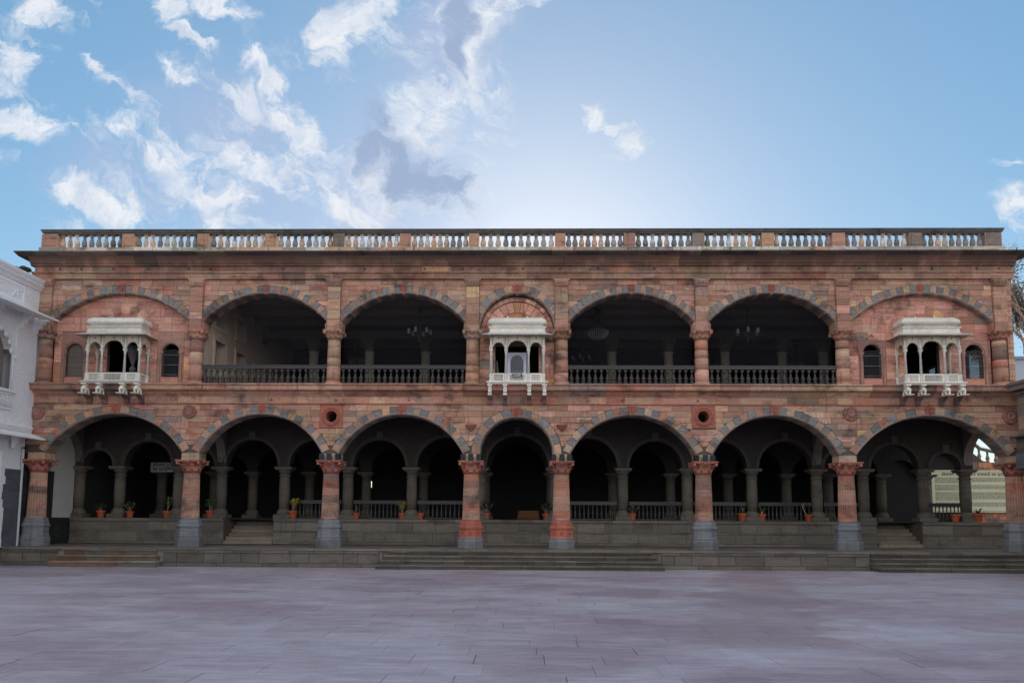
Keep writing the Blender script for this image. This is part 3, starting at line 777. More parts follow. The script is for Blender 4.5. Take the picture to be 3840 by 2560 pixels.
INX = [-17.65, -16.0, -13.62, -11.88, -9.33, -6.78, -4.22, -1.46, 1.46, 4.20, 6.75, 9.30, 11.86, 13.69, 16.02, 17.68]
YI, YJ = 3.2, 6.7
for i in (4, 5, 6, 8, 9, 10, 11, 12, 14): balustrade('terrace_balustrade', 'terrace_baluster', INX[i] + .24, INX[i + 1] - .24, YI, 1.66, 2.38, 13 if i < 12 else 8, tbm, 'wood', root, .55)

# ------------------------------------------------------------------ inner colonnades of the ground floor
def inner_arch_wall(y, t):
    m_ = MB()
    def bot(x):
        z = 3.70
        for a, b in zip(INX[:-1], INX[1:]):
            h = (b - a) / 2 - .24; c_ = (a + b) / 2
            if abs(x - c_) < h: z = max(z, 3.74 + math.sqrt(h * h - (x - c_) ** 2))
        return z
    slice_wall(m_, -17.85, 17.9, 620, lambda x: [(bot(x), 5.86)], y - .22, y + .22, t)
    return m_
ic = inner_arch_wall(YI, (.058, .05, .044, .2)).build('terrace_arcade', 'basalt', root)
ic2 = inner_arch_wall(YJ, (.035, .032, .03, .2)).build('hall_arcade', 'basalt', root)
# archivolt rings on the terrace arcade
for a, b in zip(INX[:-1], INX[1:]):
    h = (b - a) / 2 - .24; c_ = (a + b) / 2; m_ = MB()
    pr = [(-.0, 0), (-.0, -.03), (.10, -.03), (.11, -.055), (.15, -.055), (.15, 0)]
    rows = [[(c_ + (h + d) * math.cos(th), YI - .22 + yy, 3.74 + (h + d) * math.sin(th)) for d, yy in pr] for th in [math.pi * (1 - k / 28) for k in range(29)]]
    for k in range(28):
        for q in range(5): m_.quad(rows[k][q], rows[k + 1][q], rows[k + 1][q + 1], rows[k][q + 1], (.08, .07, .06, .2))
    m_.box(c_ - .12, c_ + .12, YI - .30, YI - .2, 3.74 + h + .02, 3.74 + h + .34, (.12, .105, .095, .2))
    m_.build('archivolt', 'basalt', ic)
cm = MB(); ct = (.15, .128, .102, .2)
cm.lathe([(.20, 2.02), (.215, 2.6), (.205, 3.22), (.195, 3.30), (.235, 3.315), (.235, 3.35), (.2, 3.36), (.2, 3.45)], 20, tint=ct)
cm.lathe([(.30, 1.80), (.30, 1.84), (.27, 1.87), (.28, 1.92), (.25, 1.95), (.22, 1.99), (.215, 2.02)], 20, tint=ct)
cme = cm.mesh('terrace_column', 'basalt')
cb = MB(); cb.box(-.33, .33, -.33, .33, 1.645, 1.80, ct); cbe = cb.mesh('base', 'basalt')
cc_ = MB(); cc_.lathe([(.2, 3.44), (.24, 3.5), (.27, 3.54), (.27, 3.58)], 20, tint=ct); cc_.box(-.31, .31, -.31, .31, 3.58, 3.63, ct); cc_.box(-.34, .34, -.34, .34, 3.632, 3.695, ct); cce = cc_.mesh('capital', 'basalt')
for yy, nm, par in ((YI, 'terrace_column', ic), (YJ, 'hall_column', ic2)):
    for x in INX:
        if nm == 'hall_column' and x < -17: continue
        xx = 18.0 if (nm == 'hall_column' and x > 17) else x
        o = bpy.data.objects.new(nm, cme); C.objects.link(o); o.parent = root; o.location = (xx, yy, 0)
        for n2, me in (('base', cbe), ('capital', cce)):
            q = bpy.data.objects.new(n2, me); C.objects.link(q); q.parent = o
# transverse arches from the front columns to the terrace arcade
for x in (-11.83, 11.82, 17.70, -17.6):
    m_ = MB(); h = 1.27; yc_ = 1.68; r0, r1 = h, h + .42
    pts = []
    for k in range(25):
        th = math.pi * (1 - k / 24); pts.append((yc_ + h * math.cos(th), 3.86 + h * 1.0 * math.sin(th)))
    for k in range(24):
        (ya, za), (yb_, zb) = pts[k], pts[k + 1]
        for xs in (-.17, .17):
            q = [(x + xs, ya, za), (x + xs, yb_, zb), (x + xs, yb_, 5.86), (x + xs, ya, 5.86)]
            m_.quad(*(q if xs > 0 else q[::-1]), tint=(.13, .11, .09, .2))
        m_.quad((x - .17, ya, za), (x - .17, yb_, zb), (x + .17, yb_, zb), (x + .17, ya, za), (.2, .18, .155, .2))
    m_.box(x - .172, x + .172, .41, .62, 3.74, 5.86, (.17, .15, .13, .2)); m_.build('transverse_arch', 'basalt', root)
    if x == -17.6:   # whitewashed end wall with a dark doorway
        w_ = MB(); w_.box(-17.80, -17.76, 1.75, 3.0, 1.64, 5.5, (.62, .60, .56, .2)); w_.box(-17.80, -17.76, .45, 1.75, 3.4, 5.5, (.62, .60, .56, .2)); w_.box(-17.80, -17.76, .40, .75, .64, 3.4, (.5, .48, .46, .2))
        w_.box(-17.86, -17.81, -.02, 3.2, .0, 5.86, (.03, .03, .03, .2)); w_.build('end_wall', 'plaster', root)

# terrace front wall, floors, ceilings, back walls
stairs = [(-11.55, -9.65), (14.05, 15.72)]
tw = MB()
for a, b in ((-17.75, -11.6), (-9.62, 14.0), (15.76, 19.3)):
    tw.box(a, b, 2.905, 12.0 if b < 17 else 5.2, -.02, 1.60, (.12, .11, .1, .5))
tw.box(-11.6, -9.6, 4.75, 12, .64, 1.60, (.12, .11, .1, .5)); tw.box(14.0, 15.8, 4.75, 12, .64, 1.60, (.12, .11, .1, .5))
two = tw.build('terrace_wall', 'mortar', root)
for a, b in ((-17.75, -11.6), (-9.62, 14.0), (15.76, 19.3)):
    f_ = lambda: bas(1.25)
    courses(two, a, b, [.64, .74], 2.80, 2.91, None, .9, 1.6, name='terrace_stone', material='basalt', colf=f_)
    courses(two, a, b, [.74, 1.10], 2.84, 2.91, None, .6, 1.5, name='terrace_stone', material='basalt', colf=f_)
    courses(two, a, b, [1.10, 1.16], 2.82, 2.91, None, .9, 1.6, name='terrace_stone', material='basalt', colf=f_)
    courses(two, a, b, [1.16, 1.52], 2.84, 2.91, None, .6, 1.5, name='terrace_stone', material='basalt', colf=f_)
    courses(two, a, b, [1.52, 1.64], 2.78, 3.3, None, .9, 1.9, name='terrace_stone', material='basalt', colf=f_)
for a, b in stairs:
    for k in range(7):
        m_ = MB(); z = .64 + k * .143
        m_.extrude_y([(a - .02, z), (b + .02, z), (b + .02, z + .141), (a - .02, z + .141)], 2.75 + k * .27, 4.9, pick([((.20, .165, .135), 1), ((.17, .15, .13), 1)]), .012, back=True)
        PC.add('stair_step', two, m_, 'basalt', 1)
fl = MB(); fl.box(-17.8, 18.0, 3.31, 12, 1.602, 1.642, (.05, .045, .04, .3)); fl.build('terrace_floor', 'basalt', root)
wl = MB()
# ground floor hall walls: back wall with two small barred openings, east and west walls
HOL = [(-9.98, -9.68, 3.22, 3.56), (-7.87, -7.60, 3.22, 3.56)]
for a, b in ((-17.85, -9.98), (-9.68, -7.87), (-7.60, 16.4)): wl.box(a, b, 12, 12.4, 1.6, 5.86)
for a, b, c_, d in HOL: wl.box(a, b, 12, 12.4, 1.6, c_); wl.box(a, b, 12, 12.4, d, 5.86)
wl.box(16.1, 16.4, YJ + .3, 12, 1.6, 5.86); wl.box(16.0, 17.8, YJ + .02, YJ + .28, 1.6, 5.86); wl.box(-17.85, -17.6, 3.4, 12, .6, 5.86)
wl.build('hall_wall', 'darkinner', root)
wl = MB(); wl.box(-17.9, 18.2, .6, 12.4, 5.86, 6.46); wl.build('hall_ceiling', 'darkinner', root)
for a, b, c_, d in HOL:
    m_ = MB()
    for k in range(4): m_.box(a + (b - a) * (k + .5) / 4 - .008, a + (b - a) * (k + .5) / 4 + .008, 12.1, 12.13, c_, d)
    m_.build('window_bars', 'black', root)
# upper hall: rear colonnade, beams, ceiling, walls
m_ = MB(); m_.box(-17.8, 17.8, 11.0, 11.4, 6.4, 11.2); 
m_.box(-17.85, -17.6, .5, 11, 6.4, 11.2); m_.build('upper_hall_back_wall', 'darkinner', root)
m_ = MB(); m_.box(-17.85, 17.85, .62, 11.4, 10.35, 10.5, (.5, .47, .45, .5))
for y in (2.2, 3.8, 5.4, 8.4, 9.8): m_.box(-17.6, 17.6, y, y + .3, 10.1, 10.348, (.5, .47, .45, .5))
m_.box(-17.6, 17.6, YJ - .22, YJ + .22, 9.75, 10.1, (.5, .47, .45, .5)); m_.build('upper_hall_ceiling', 'inner', root)
m_ = MB(); m_.box(-BX, BX, .0, 12.4, 10.5, 11.33, (.2, .17, .15, .5)); m_.build('roof', 'mortar', root)
uc = MB(); uc.lathe([(.21, 6.46), (.2, 9.1), (.24, 9.12), (.24, 9.16)], 18, tint=(.30, .27, .22, .2)); ucm = uc.mesh('hall_pillar', 'pillar')
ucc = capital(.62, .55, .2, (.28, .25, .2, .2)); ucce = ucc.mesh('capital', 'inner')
for x in INX[3:14]:
    o = bpy.data.objects.new('hall_pillar', ucm); C.objects.link(o); o.parent = root; o.location = (x, YJ, 0)
    q = bpy.data.objects.new('capital', ucce); C.objects.link(q); q.parent = o; q.location = (0, 0, 9.16)
# west wall of the upper hall with doors and high windows
m_ = MB(); XW = -11.62
lt = (1, 1, 1, .3)
def yz_wall(m_, x0, x1, ya, yb_, z0, z1, holes):
    ys = sorted({ya, yb_, *[h[0] for h in holes], *[h[1] for h in holes]}); 
    for a, b in zip(ys[:-1], ys[1:]):
        hs = sorted([(h[2], h[3]) for h in holes if h[0] <= a + 1e-6 and h[1] >= b - 1e-6]); z = z0
        for c_, d in hs:
            if c_ > z: m_.box(x0, x1, a, b, z, c_, lt)
            z = d
        if z < z1: m_.box(x0, x1, a, b, z, z1, lt)
WH = [(1.3, 2.3, 6.46, 8.45), (3.4, 4.4, 6.46, 8.45), (1.25, 2.2, 9.0, 9.85), (3.4, 4.35, 9.0, 9.85), (5.6, 6.5, 6.46, 8.3), (8.0, 8.9, 6.46, 8.3)]
yz_wall(m_, XW - .35, XW, .62, 11, 6.46, 10.35, WH)
wwo = m_.build('upper_hall_side_wall', 'sidewall', root)
for a, b, c_, d in WH:
    f_ = MB(); e = .12
    for y0, y1, z0, z1 in ((a - e, a, c_ - (e if c_ > 7 else 0), d + e), (b, b + e, c_ - (e if c_ > 7 else 0), d + e), (a, b, d, d + e)) + (((a, b, c_ - e, c_),) if c_ > 7 else ()):
        f_.box(XW - .02, XW + .06, y0, y1, z0, z1, lt)
    f_.build('door_frame' if c_ < 7 else 'window_frame', 'sidewall', wwo)
m_ = MB(); m_.box(XW - .6, XW - .5, .6, 11, 6.46, 10.35); m_.build('dark_recess', 'darkinner', root)
# east wall of the upper hall with pierced jali windows
m_ = MB(); JH = [(1.55, 2.75, 6.85, 8.35), (4.6, 5.7, 6.85, 8.2), (5.2, 5.7, 8.95, 9.6)]
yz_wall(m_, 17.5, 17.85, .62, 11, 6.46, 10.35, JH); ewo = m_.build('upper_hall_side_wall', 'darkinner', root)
for a, b, c_, d in JH:
    j = MB(); n = 0; s_ = .12
    cnt = int((b - a + d - c_) / s_) + 2
    for k in range(cnt):
        for sg in (1, -1):
            # line z - c = sg*(y - a) + off
            off = -((b - a)) + k * s_ if sg == 1 else k * s_
            pts = []
            for t_ in range(41):
                y = a + (b - a) * t_ / 40; z = c_ + (sg * (y - a)) + off
                if c_ <= z <= d: pts.append((y, z))
            if len(pts) > 1:
                (y0, z0), (y1, z1) = pts[0], pts[-1]
                j.tube([(17.68, y0, z0), (17.68, y1, z1)], .016, 4)
    j.build('jali_screen', 'black', ewo)
# bird nets across the upper arches
for i in (1, 2, 4, 5):
    cx, cz, r, h, spz = UPP[i]; m_ = MB(); f = arc(cx, cz, r); s_ = .062
    def inside(x, z): return abs(x - cx) < h - .01 and 7.25 < z < (f(x) - .02)
    x = cx - h - 3.0
    while x < cx + h + 3.0:
        for sg in (1, -1):
            seg = None
            for k in range(70):
                z = 7.25 + 2.65 * k / 69; xx = x + sg * (z - 7.25)
                if inside(xx, z):
                    if seg is None: seg = (xx, z)
                    last = (xx, z)
                elif seg: break
            if seg and last[1] - seg[1] > .02:
                w = .0008
                m_.quad((seg[0] - w, .33, seg[1]), (seg[0] + w, .33, seg[1]), (last[0] + w, .33, last[1]), (last[0] - w, .33, last[1]))
        x += s_
    m_.build('bird_net', 'net', root)

# ------------------------------------------------------------------ blind bays of the upper storey
def win_top(cx, half, zs): return lambda x: zs + math.sqrt(max(half * half - (x - cx) ** 2, 0))
YBL = .26
for side in (-1, 1):
    i = 0 if side < 0 else 6
    cx, cz, r, h, spz = UPP[i]
    WX = [-16.38, -12.80] if side < 0 else [12.90, 16.56]; HW = .325; ZW0, ZWS = 6.80, 7.74
    BCX = -14.55 if side < 0 else 14.70
    x0, x1 = cx - h - .02, cx + h + .02
    def sol(x):
        top = max(min(arc(cx, cz, r + .05)(x), 9.95), 8.5) if abs(x - cx) < h + .05 else 8.8
        for w in WX:
            if abs(x - w) < HW: return [(6.46, ZW0), (ZWS + math.sqrt(max(HW * HW - (x - w) ** 2, 0)), top)]
        if abs(x - BCX) < .62: return [(6.46, 6.47), (8.2, top)]
        return [(6.46, top)]
    m_ = MB(); slice_wall(m_, x0, x1, 210, sol, YBL + .02, YBL + .2, (.3, .17, .14, .5)); bo = m_.build('blind_wall', 'mortar', root)
    # polygon blocks clipped from above by the arch: mirror trick through block_poly on flipped z
    zs = steps_z(6.48, 9.95, .29); ZL = min(z for z in zs if z > 8.2); hl = [(w - .50, w + .50, 6.40, ZL) for w in WX] + [(BCX - .62, BCX + .62, 6.4, ZL)]
    ft = lambda x: -(arc(cx, cz, r + .03)(x))
    for k in range(len(zs) - 1):
        z0, z1 = zs[k] + .003, zs[k + 1] - .003
        segs = [(cx - h + .005, cx + h - .005)]
        for hx0, hx1, hz0, hz1 in hl:
            if z1 > hz0 + .01 and z0 < hz1 - .01:
                segs = [s2 for a, b in segs for s2 in ([(a, b)] if hx1 <= a or hx0 >= b else [(a, hx0)] * (hx0 - a > .04) + [(hx1, b)] * (b - hx1 > .04))]
        for a, b in segs:
            x = a
            while x < b - .02:
                w = ru(.4, .8)
                if b - (x + w) < .3: w = b - x
                p = block_poly(x + .003, x + w - .003, -z1, -z0, ft)
                x += w
                if not p or area(p) < .003: continue
                p = [(q[0], -q[1]) for q in p][::-1]
                mb = MB(); mb.extrude_y(p, YBL - rnd() * .005, YBL + .03, pick(PINK), .005)
                PC.add('stone_block', bo, mb, 'sand', area(p))
    # relieving arch behind the balcony roof
    for k in range(7):
        r0, r1 = .98, 1.28; zc = 8.22; ta = R(150 - k * 120 / 7); tb_ = R(150 - (k + 1) * 120 / 7)
        q = [(BCX + r0 * math.cos(ta), zc + r0 * math.sin(ta)), (BCX + r0 * math.cos(tb_), zc + r0 * math.sin(tb_)), (BCX + r1 * math.cos(tb_), zc + r1 * math.sin(tb_)), (BCX + r1 * math.cos(ta), zc + r1 * math.sin(ta))]
        mb = MB(); mb.extrude_y(q, YBL - .016, YBL + .02, pick(PINK, .95), .005); PC.add('stone_block', bo, mb, 'sand', .12)
    # windows
    for w in WX:
        t = (.44, .24, .185, .3); m_ = MB()
        for (ra, rb_, yy) in ((HW, HW + .05, -.02), (HW + .05, HW + .11, -.05), (HW + .11, HW + .17, -.03)):
            N = 24; prev = None
            for k in range(N + 1):
                th = math.pi * (1 - k / N); c_, s_ = math.cos(th), math.sin(th)
                row = [(w + ra * c_, YBL + .06, ZWS + ra * s_), (w + ra * c_, YBL + yy, ZWS + ra * s_), (w + rb_ * c_, YBL + yy, ZWS + rb_ * s_), (w + rb_ * c_, YBL + .02, ZWS + rb_ * s_)]
                if prev:
                    for q in range(3): m_.quad(prev[q], row[q], row[q + 1], prev[q + 1], t)
                prev = row
        # square label panel around the arch head
        def spn(x): return ZWS + math.sqrt(max((HW + .17) ** 2 - (x - w) ** 2, 0))
        for k in range(20):
            xa = w - .50 + 1.0 * k / 20; xb = xa + .05
            m_.quad((xa, YBL - .012, spn(xa)), (xb, YBL - .012, spn(xb)), (xb, YBL - .012, ZL), (xa, YBL - .012, ZL), t)
        m_.box(w - .51, w + .51, YBL - .025, YBL + .02, ZL - .035, ZL - .002, t)
        for sx in (-1, 1):   # cusps where the arch springs, and side shafts
            m_.ball((w + sx * (HW - .01), YBL - .0, ZWS - .01), .04, .04, .05, t, 8, 5)
            xs_ = w + sx * (HW + .085); m_.lathe([(.05, 6.50), (.055, 6.56), (.04, 6.60), (.05, 6.66), (.05, 6.74), (.038, 6.78), (.038, 7.58), (.055, 7.60), (.045, 7.64), (.06, 7.70), (.065, 7.74)], 10, xs_, YBL - .03, t)
            a, b = sorted((w + sx * HW, w + sx * .50)); m_.box(a, b, YBL - .008, YBL + .03, 6.48, ZWS, tuple(k_ * .93 for k_ in t[:3]) + (.3,))
        m_.box(w - HW, w + HW, YBL - .02, YBL + .03, 6.48, 6.80, pick(PINK)); m_.box(w - HW - .02, w + HW + .02, YBL - .035, YBL + .02, 6.79, 6.815, t)
        for q in ((-.05, 8.36), (.05, 8.36), (0, 8.41)): m_.ball((w + q[0], YBL - .01, q[1]), .045, .02, .04, t, 7, 4)
        wo_ = m_.build('arched_window', 'carved', root)
        g = MB()
        for z in (6.90, 7.27, 7.64): g.tube([(w - HW, YBL + .03, z), (w + HW, YBL + .03, z)], .008, 5)
        g.build('window_bar', 'grey', wo_)
        s2 = MB(); zz = -.4
        while zz < 1.5:
            for sg in (1, -1):
                a0, b0 = (w - HW + .01, 6.82 + zz), (w + HW - .01, 6.82 + zz + .63)
                if sg < 0: a0, b0 = (w + HW - .01, 6.82 + zz), (w - HW + .01, 6.82 + zz + .63)
                # clip in z
                def cl(p, q, zl, zh):
                    d = q[1] - p[1]; t0 = max(0, (zl - p[1]) / d); t1 = min(1, (zh - p[1]) / d)
                    return ((p[0] + (q[0] - p[0]) * t0, p[1] + d * t0), (p[0] + (q[0] - p[0]) * t1, p[1] + d * t1)) if t1 > t0 else None
                c3 = cl(a0, b0, 6.82, 7.85)
                if c3: (xa, za), (xb, zb) = c3; s2.quad((xa, YBL + .05, za - .002), (xb, YBL + .05, zb - .002), (xb, YBL + .05, zb + .002), (xa, YBL + .05, za + .002))
            zz += .05
        s2.build('wire_mesh', 'net', wo_)
        if side < 0 and w < -15:
            g = MB(); g.box(w - HW, w + HW, YBL + .14, YBL + .16, 6.8, 8.07, (.22, .19, .16, .3)); g.build('screen_panel', 'inner', wo_)
# centre bay: recessed round arch with radial stones and a lunette over the balcony door
cx, cz, r, h, spz = UPP[3]
m_ = MB()
def solc(x):
    top = cz + math.sqrt(max((r + .05) ** 2 - x * x, 0)) if abs(x) < r + .05 else 8.5
    if abs(x) < .80: return [(8.0, top)]
    return [(6.46, top)]
slice_wall(m_, -1.38, 1.38, 120, solc, YBL + .02, YBL + .2, (.3, .17, .14, .5)); bo = m_.build('blind_wall', 'mortar', root)
for (r0, r1, n) in ((1.20, 1.345, 19), (.80, 1.19, 13)):
    for k in range(n):
        ta = math.pi * (1 - (k + .03) / n); tb_ = math.pi * (1 - (k + .97) / n); m3 = 4
        def sq(rr, th): return (rr * math.cos(th) * 1.0, 8.45 + rr * math.sin(th) * (1 if r0 > 1 else .98))
        q = [sq(r0, ta + (tb_ - ta) * u / m3) for u in range(m3 + 1)] + [sq(r1, tb_ + (ta - tb_) * u / m3) for u in range(m3 + 1)]
        q = [p for p in q]
        mb = MB(); t = (.46, .22, .10, .2) if (r0 < 1 and k == n // 2) else pick(PINK)
        mb.extrude_y(q, YBL - .03 - (.03 if r0 > 1 else 0) - rnd() * .004, YBL + .03, t, .005); PC.add('arch_stone', bo, mb, 'sand', area(q))
mb = MB(); mb.extrude_y([(.8 * math.cos(math.pi * k / 16), 8.45 + .8 * math.sin(math.pi * k / 16)) for k in range(17)], YBL + .005, YBL + .03, (.46, .22, .12, .8)); mb.build('lunette', 'sand', bo)
for s in (-1, 1):
    a, b = sorted((s * .80, s * 1.38))
    courses(bo, a, b, steps_z(6.48, 8.45, .33), YBL, YBL + .03, PINK, .5, .9)
PC.flush()

# ------------------------------------------------------------------ rosettes, oculi, corbels
for x, z, s in ((-11.86, 5.49, .95), (11.92, 5.47, 1), (-17.45, 5.44, 1), (17.55, 5.40, 1.05)):
    m_ = MB(); t = (.34, .17, .13, .2)
    m_.lathe([(.25, 0), (.25, .03), (.22, .05), (.2, .03), (.13, .035), (.12, .06), (.09, .06), (.05, .045)], 24, tint=t)
    for k in range(8):
        a = k * math.pi / 4; m_.lathe([(.075, 0), (.075, .03), (.05, .045), (.03, .03), (.02, .05)], 10, .19 * math.cos(a), .19 * math.sin(a), t)
    m_.v = [(a * s, -c_ * 2.2, b * s) for a, b, c_ in m_.v]
    o = m_.build('rosette', 'carved', root, (x, -.008, z))
for ox, oz in OCU:
    m_ = MB(); t = (.40, .14, .095, .2); N = 40
    m_prof = [(.205, .6), (.205, -.03), (.23, -.045), (.26, -.03), (.27, -.05), (.33, -.055), (.36, -.03), (.365, -.012)]
    rows = [[(ox + rr * math.cos(2 * math.pi * k / N), yy, oz + rr * math.sin(2 * math.pi * k / N)) for rr, yy in m_prof] for k in range(N + 1)]
    for k in range(N):
        for q in range(len(m_prof) - 1): m_.quad(rows[k][q], rows[k][q + 1], rows[k + 1][q + 1], rows[k + 1][q], t)
    # square panel outside the ring
    for k in range(N):
        a0, a1 = 2 * math.pi * k / N, 2 * math.pi * (k + 1) / N
        def sqr(a): 
            c_, s_ = math.cos(a), math.sin(a); m5 = .415 / max(abs(c_), abs(s_)); return (ox + c_ * m5, -.010, oz + s_ * m5)
        m_.quad((ox + .363 * math.cos(a0), -.014, oz + .363 * math.sin(a0)), sqr(a0), sqr(a1), (ox + .363 * math.cos(a1), -.014, oz + .363 * math.sin(a1)), t)
    for k in range(26):
        a = 2 * math.pi * k / 26; m_.ball((ox + .30 * math.cos(a), -.055, oz + .30 * math.sin(a)), .028, .02, .028, (.36, .12, .085, .2), 6, 4)
    m_.build('round_opening', 'carved', root)
for x in (-1.64, 1.62):
    m_ = MB(); t = (.36, .13, .09, .2)
    m_.lathe([(.03, -.12), (.05, -.10), (.06, -.06), (.12, -.03), (.13, .0), (.17, .03), (.18, .07), (.20, .09), (.20, .12)], 18, tint=t, rf=lambda a, k, z: 1 + .04 * math.cos(a * 9))
    m_.build('wall_corbel', 'carved', root, (x, -.02, 4.93))

# ------------------------------------------------------------------ marble balconies
def mt(): return marb()
def cusp_arch_panel(m_, x0, x1, yf, yb, zs, zc, ztop, n=7, ncusp=7, tint=None):
    """spandrel panel over one balcony bay with a cusped opening; zs springing, zc crown"""
    cx = (x0 + x1) / 2; a = (x1 - x0) / 2; H = zc - zs; N = 56; pts = []
    for k in range(N + 1):
        th = math.pi * (1 - k / N); u = (k / N * ncusp) % 1
        sc_ = 1 - .10 * max(0, 1 - min(u, 1 - u) / .22)
        pts.append((cx + a * .97 * math.cos(th) * sc_, zs + H * math.sin(th) * sc_))
    pts[0] = (x0, zs); pts[-1] = (x1, zs)
    t = tint or mt()
    for (xa, za), (xb, zb) in zip(pts[:-1], pts[1:]):
        if xb <= xa: xb = xa + 1e-4
        m_.quad((xa, yf, za), (xb, yf, zb), (xb, yf, ztop), (xa, yf, ztop), t); m_.quad((xb, yb, zb), (xa, yb, za), (xa, yb, ztop), (xb, yb, ztop), t)
        m_.quad((xa, yf, za), (xa, yb, za), (xb, yb, zb), (xb, yf, zb), t)
    for s in (-1, 1):   # carved bosses in the spandrels
        m_.ball((cx + s * a * .62, yf, ztop - .075), .045, .02, .045, t, 8, 4); m_.ball((cx + s * a * .62, yf - .012, ztop - .075), .02, .02, .02, t, 6, 4)
        m_.ball((cx + s * a * .85, yf, zs + H * .55), .03, .02, .05, t, 6, 4)
    m_.add([(cx + .035 * math.cos(k * math.pi / 2) , yf - .002, ztop - .085 + .035 * math.sin(k * math.pi / 2)) for k in range(4)], [(0, 1, 2, 3)], (.03, .025, .025, .5))
def elephant(m_, t):
    m_.ball((0, .10, .0), .085, .16, .095, t, 10, 6); m_.ball((0, -.10, .03), .07, .075, .08, t, 10, 6)
    m_.tube([(0, -.15, .03), (0, -.20, -.05), (0, -.19, -.14), (0, -.21, -.17)], .03, 6, t, [1.1, .9, .7, .5])
    for s in (-1, 1):
        m_.ball((s * .075, -.075, .02), .018, .045, .06, t, 7, 4)
        m_.tube([(s * .05, -.03, -.04), (s * .05, -.04, -.17)], .03, 6, t); m_.tube([(s * .055, .17, -.04), (s * .055, .17, -.17)], .032, 6, t)
        m_.tube([(s * .03, -.14, 0), (s * .04, -.19, -.02)], .01, 5, t)
def balcony(bx, half, col_off, label, centre=False):
    YF = -.42; YW = YBL
    sl_ = MB(); t = mt()
    sl_.box(bx - half - .06, bx + half + .06, YF - .12, YW, 6.445, 6.50, t); sl_.box(bx - half - .10, bx + half + .10, YF - .16, YW, 6.502, 6.535, mt())
    for k in range(44):
        x = bx - half - .05 + (2 * half + .1) * k / 43; sl_.ball((x, YF - .125, 6.472), .016, .012, .02, (.55, .42, .36, .2), 6, 4)
    o = sl_.build('marble_balcony', 'marble', root, label=label)
    xs = [bx - col_off[0], bx - col_off[1], bx + col_off[1], bx + col_off[0]]
    # columns: front row and the two at the wall
    pos = [(x, YF) for x in xs] + [(xs[0], YW - .06), (xs[3], YW - .06)]
    m_ = MB(); t = (.70, .66, .59, .2)
    m_.box(-.062, .062, -.062, .062, 6.537, 6.60, t); m_.lathe([(.058, 6.60), (.066, 6.63), (.05, 6.66), (.062, 6.72), (.062, 6.80), (.05, 6.83)], 12, tint=t)
    m_.lathe([(.052, 6.83), (.034, 7.50), (.046, 7.52), (.036, 7.55), (.05, 7.60), (.052, 7.64)], 12, tint=t, rf=lambda a, k, z: 1 - .06 * abs(math.sin(a * 4)))
    m_.box(-.058, .058, -.058, .058, 7.64, 7.72, t); m_.lathe([(.05, 7.72), (.066, 7.76), (.062, 7.82), (.04, 7.88), (.035, 8.19)], 10, tint=t)
    me = m_.mesh('balcony_column', 'marble')
    for x, y in pos:
        q = bpy.data.objects.new('balcony_column', me); C.objects.link(q); q.parent = o; q.location = (x, y, 0)
    ap = MB(); wt_ = (.66, .57, .44, .2)
    for k in range(3):
        cusp_arch_panel(ap, xs[k] + .035, xs[k + 1] - .035, YF - .03, YF + .03, 7.70, 8.04 if k == 1 else 7.97, 8.20, ncusp=9 if k == 1 else 7, tint=wt_)
    ap.build('arched_panel', 'marble', o)
    for s, x in ((-1, xs[0]), (1, xs[3])):      # side arches
        q = MB(); cusp_arch_panel(q, YF + .035, YW - .09, -.03, .03, 7.70, 7.97, 8.20, tint=wt_)
        q.v = [(x + b, a, c_) for a, b, c_ in q.v]; q.build('arched_panel', 'marble', o)
    # parapet panels with pierced grilles
    segs = [((xs[k] + .06, YF), (xs[k + 1] - .06, YF)) for k in range(3)] + [((xs[0], YF + .06), (xs[0], YW - .1)), ((xs[3], YF + .06), (xs[3], YW - .1))]
    for k, ((xa, ya), (xb, yb)) in enumerate(segs):
        L = math.hypot(xb - xa, yb - ya); q = MB(); t = mt(); e = .05
        q.box(0, L, -.02, .02, 6.537, 6.575, t); q.box(0, L, -.025, .025, 6.80, 6.845, t); q.box(0, e, -.02, .02, 6.575, 6.80, t); q.box(L - e, L, -.02, .02, 6.575, 6.80, t)
        gx0, gx1, gz0, gz1 = e, L - e, 6.575, 6.80
        if k == 1 or (k > 2):
            s_ = .036; w = .0065; n_ = int((gx1 - gx0 + gz1 - gz0) / s_) + 1
            for u in range(n_):
                for sg in (1, -1):
                    # x = x_start + sg*(z-gz0)
                    xs0 = gx0 - (gz1 - gz0) + u * s_ if sg > 0 else gx0 + u * s_
                    za, zb = gz0, gz1
                    x_a, x_b = xs0, xs0 + sg * (gz1 - gz0)
                    def clipx(xa_, za_, xb_, zb_):
                        t0, t1 = 0, 1; d = xb_ - xa_
                        for lo, hi in ((gx0, gx1),):
                            ta, tb2 = (lo - xa_) / d, (hi - xa_) / d
                            if ta > tb2: ta, tb2 = tb2, ta
                            t0, t1 = max(t0, ta), min(t1, tb2)
                        return None if t1 <= t0 else (xa_ + d * t0, za_ + (zb_ - za_) * t0, xa_ + d * t1, za_ + (zb_ - za_) * t1)
                    c3 = clipx(x_a, za, x_b, zb)
                    if c3: q.add([(c3[0] - w, -.008, c3[1]), (c3[0] + w, -.008, c3[1]), (c3[2] + w, -.008, c3[3]), (c3[2] - w, -.008, c3[3])], [(0, 1, 2, 3)], t)
        else:
            n_ = 9
            for u in range(1, n_): q.box(gx0 + (gx1 - gx0) * u / n_ - .006, gx0 + (gx1 - gx0) * u / n_ + .006, -.01, .01, gz0, gz1, t)
            for u in range(1, 6): q.box(gx0, gx1, -.012, .012, gz0 + (gz1 - gz0) * u / 6 - .005, gz0 + (gz1 - gz0) * u / 6 + .005, t)
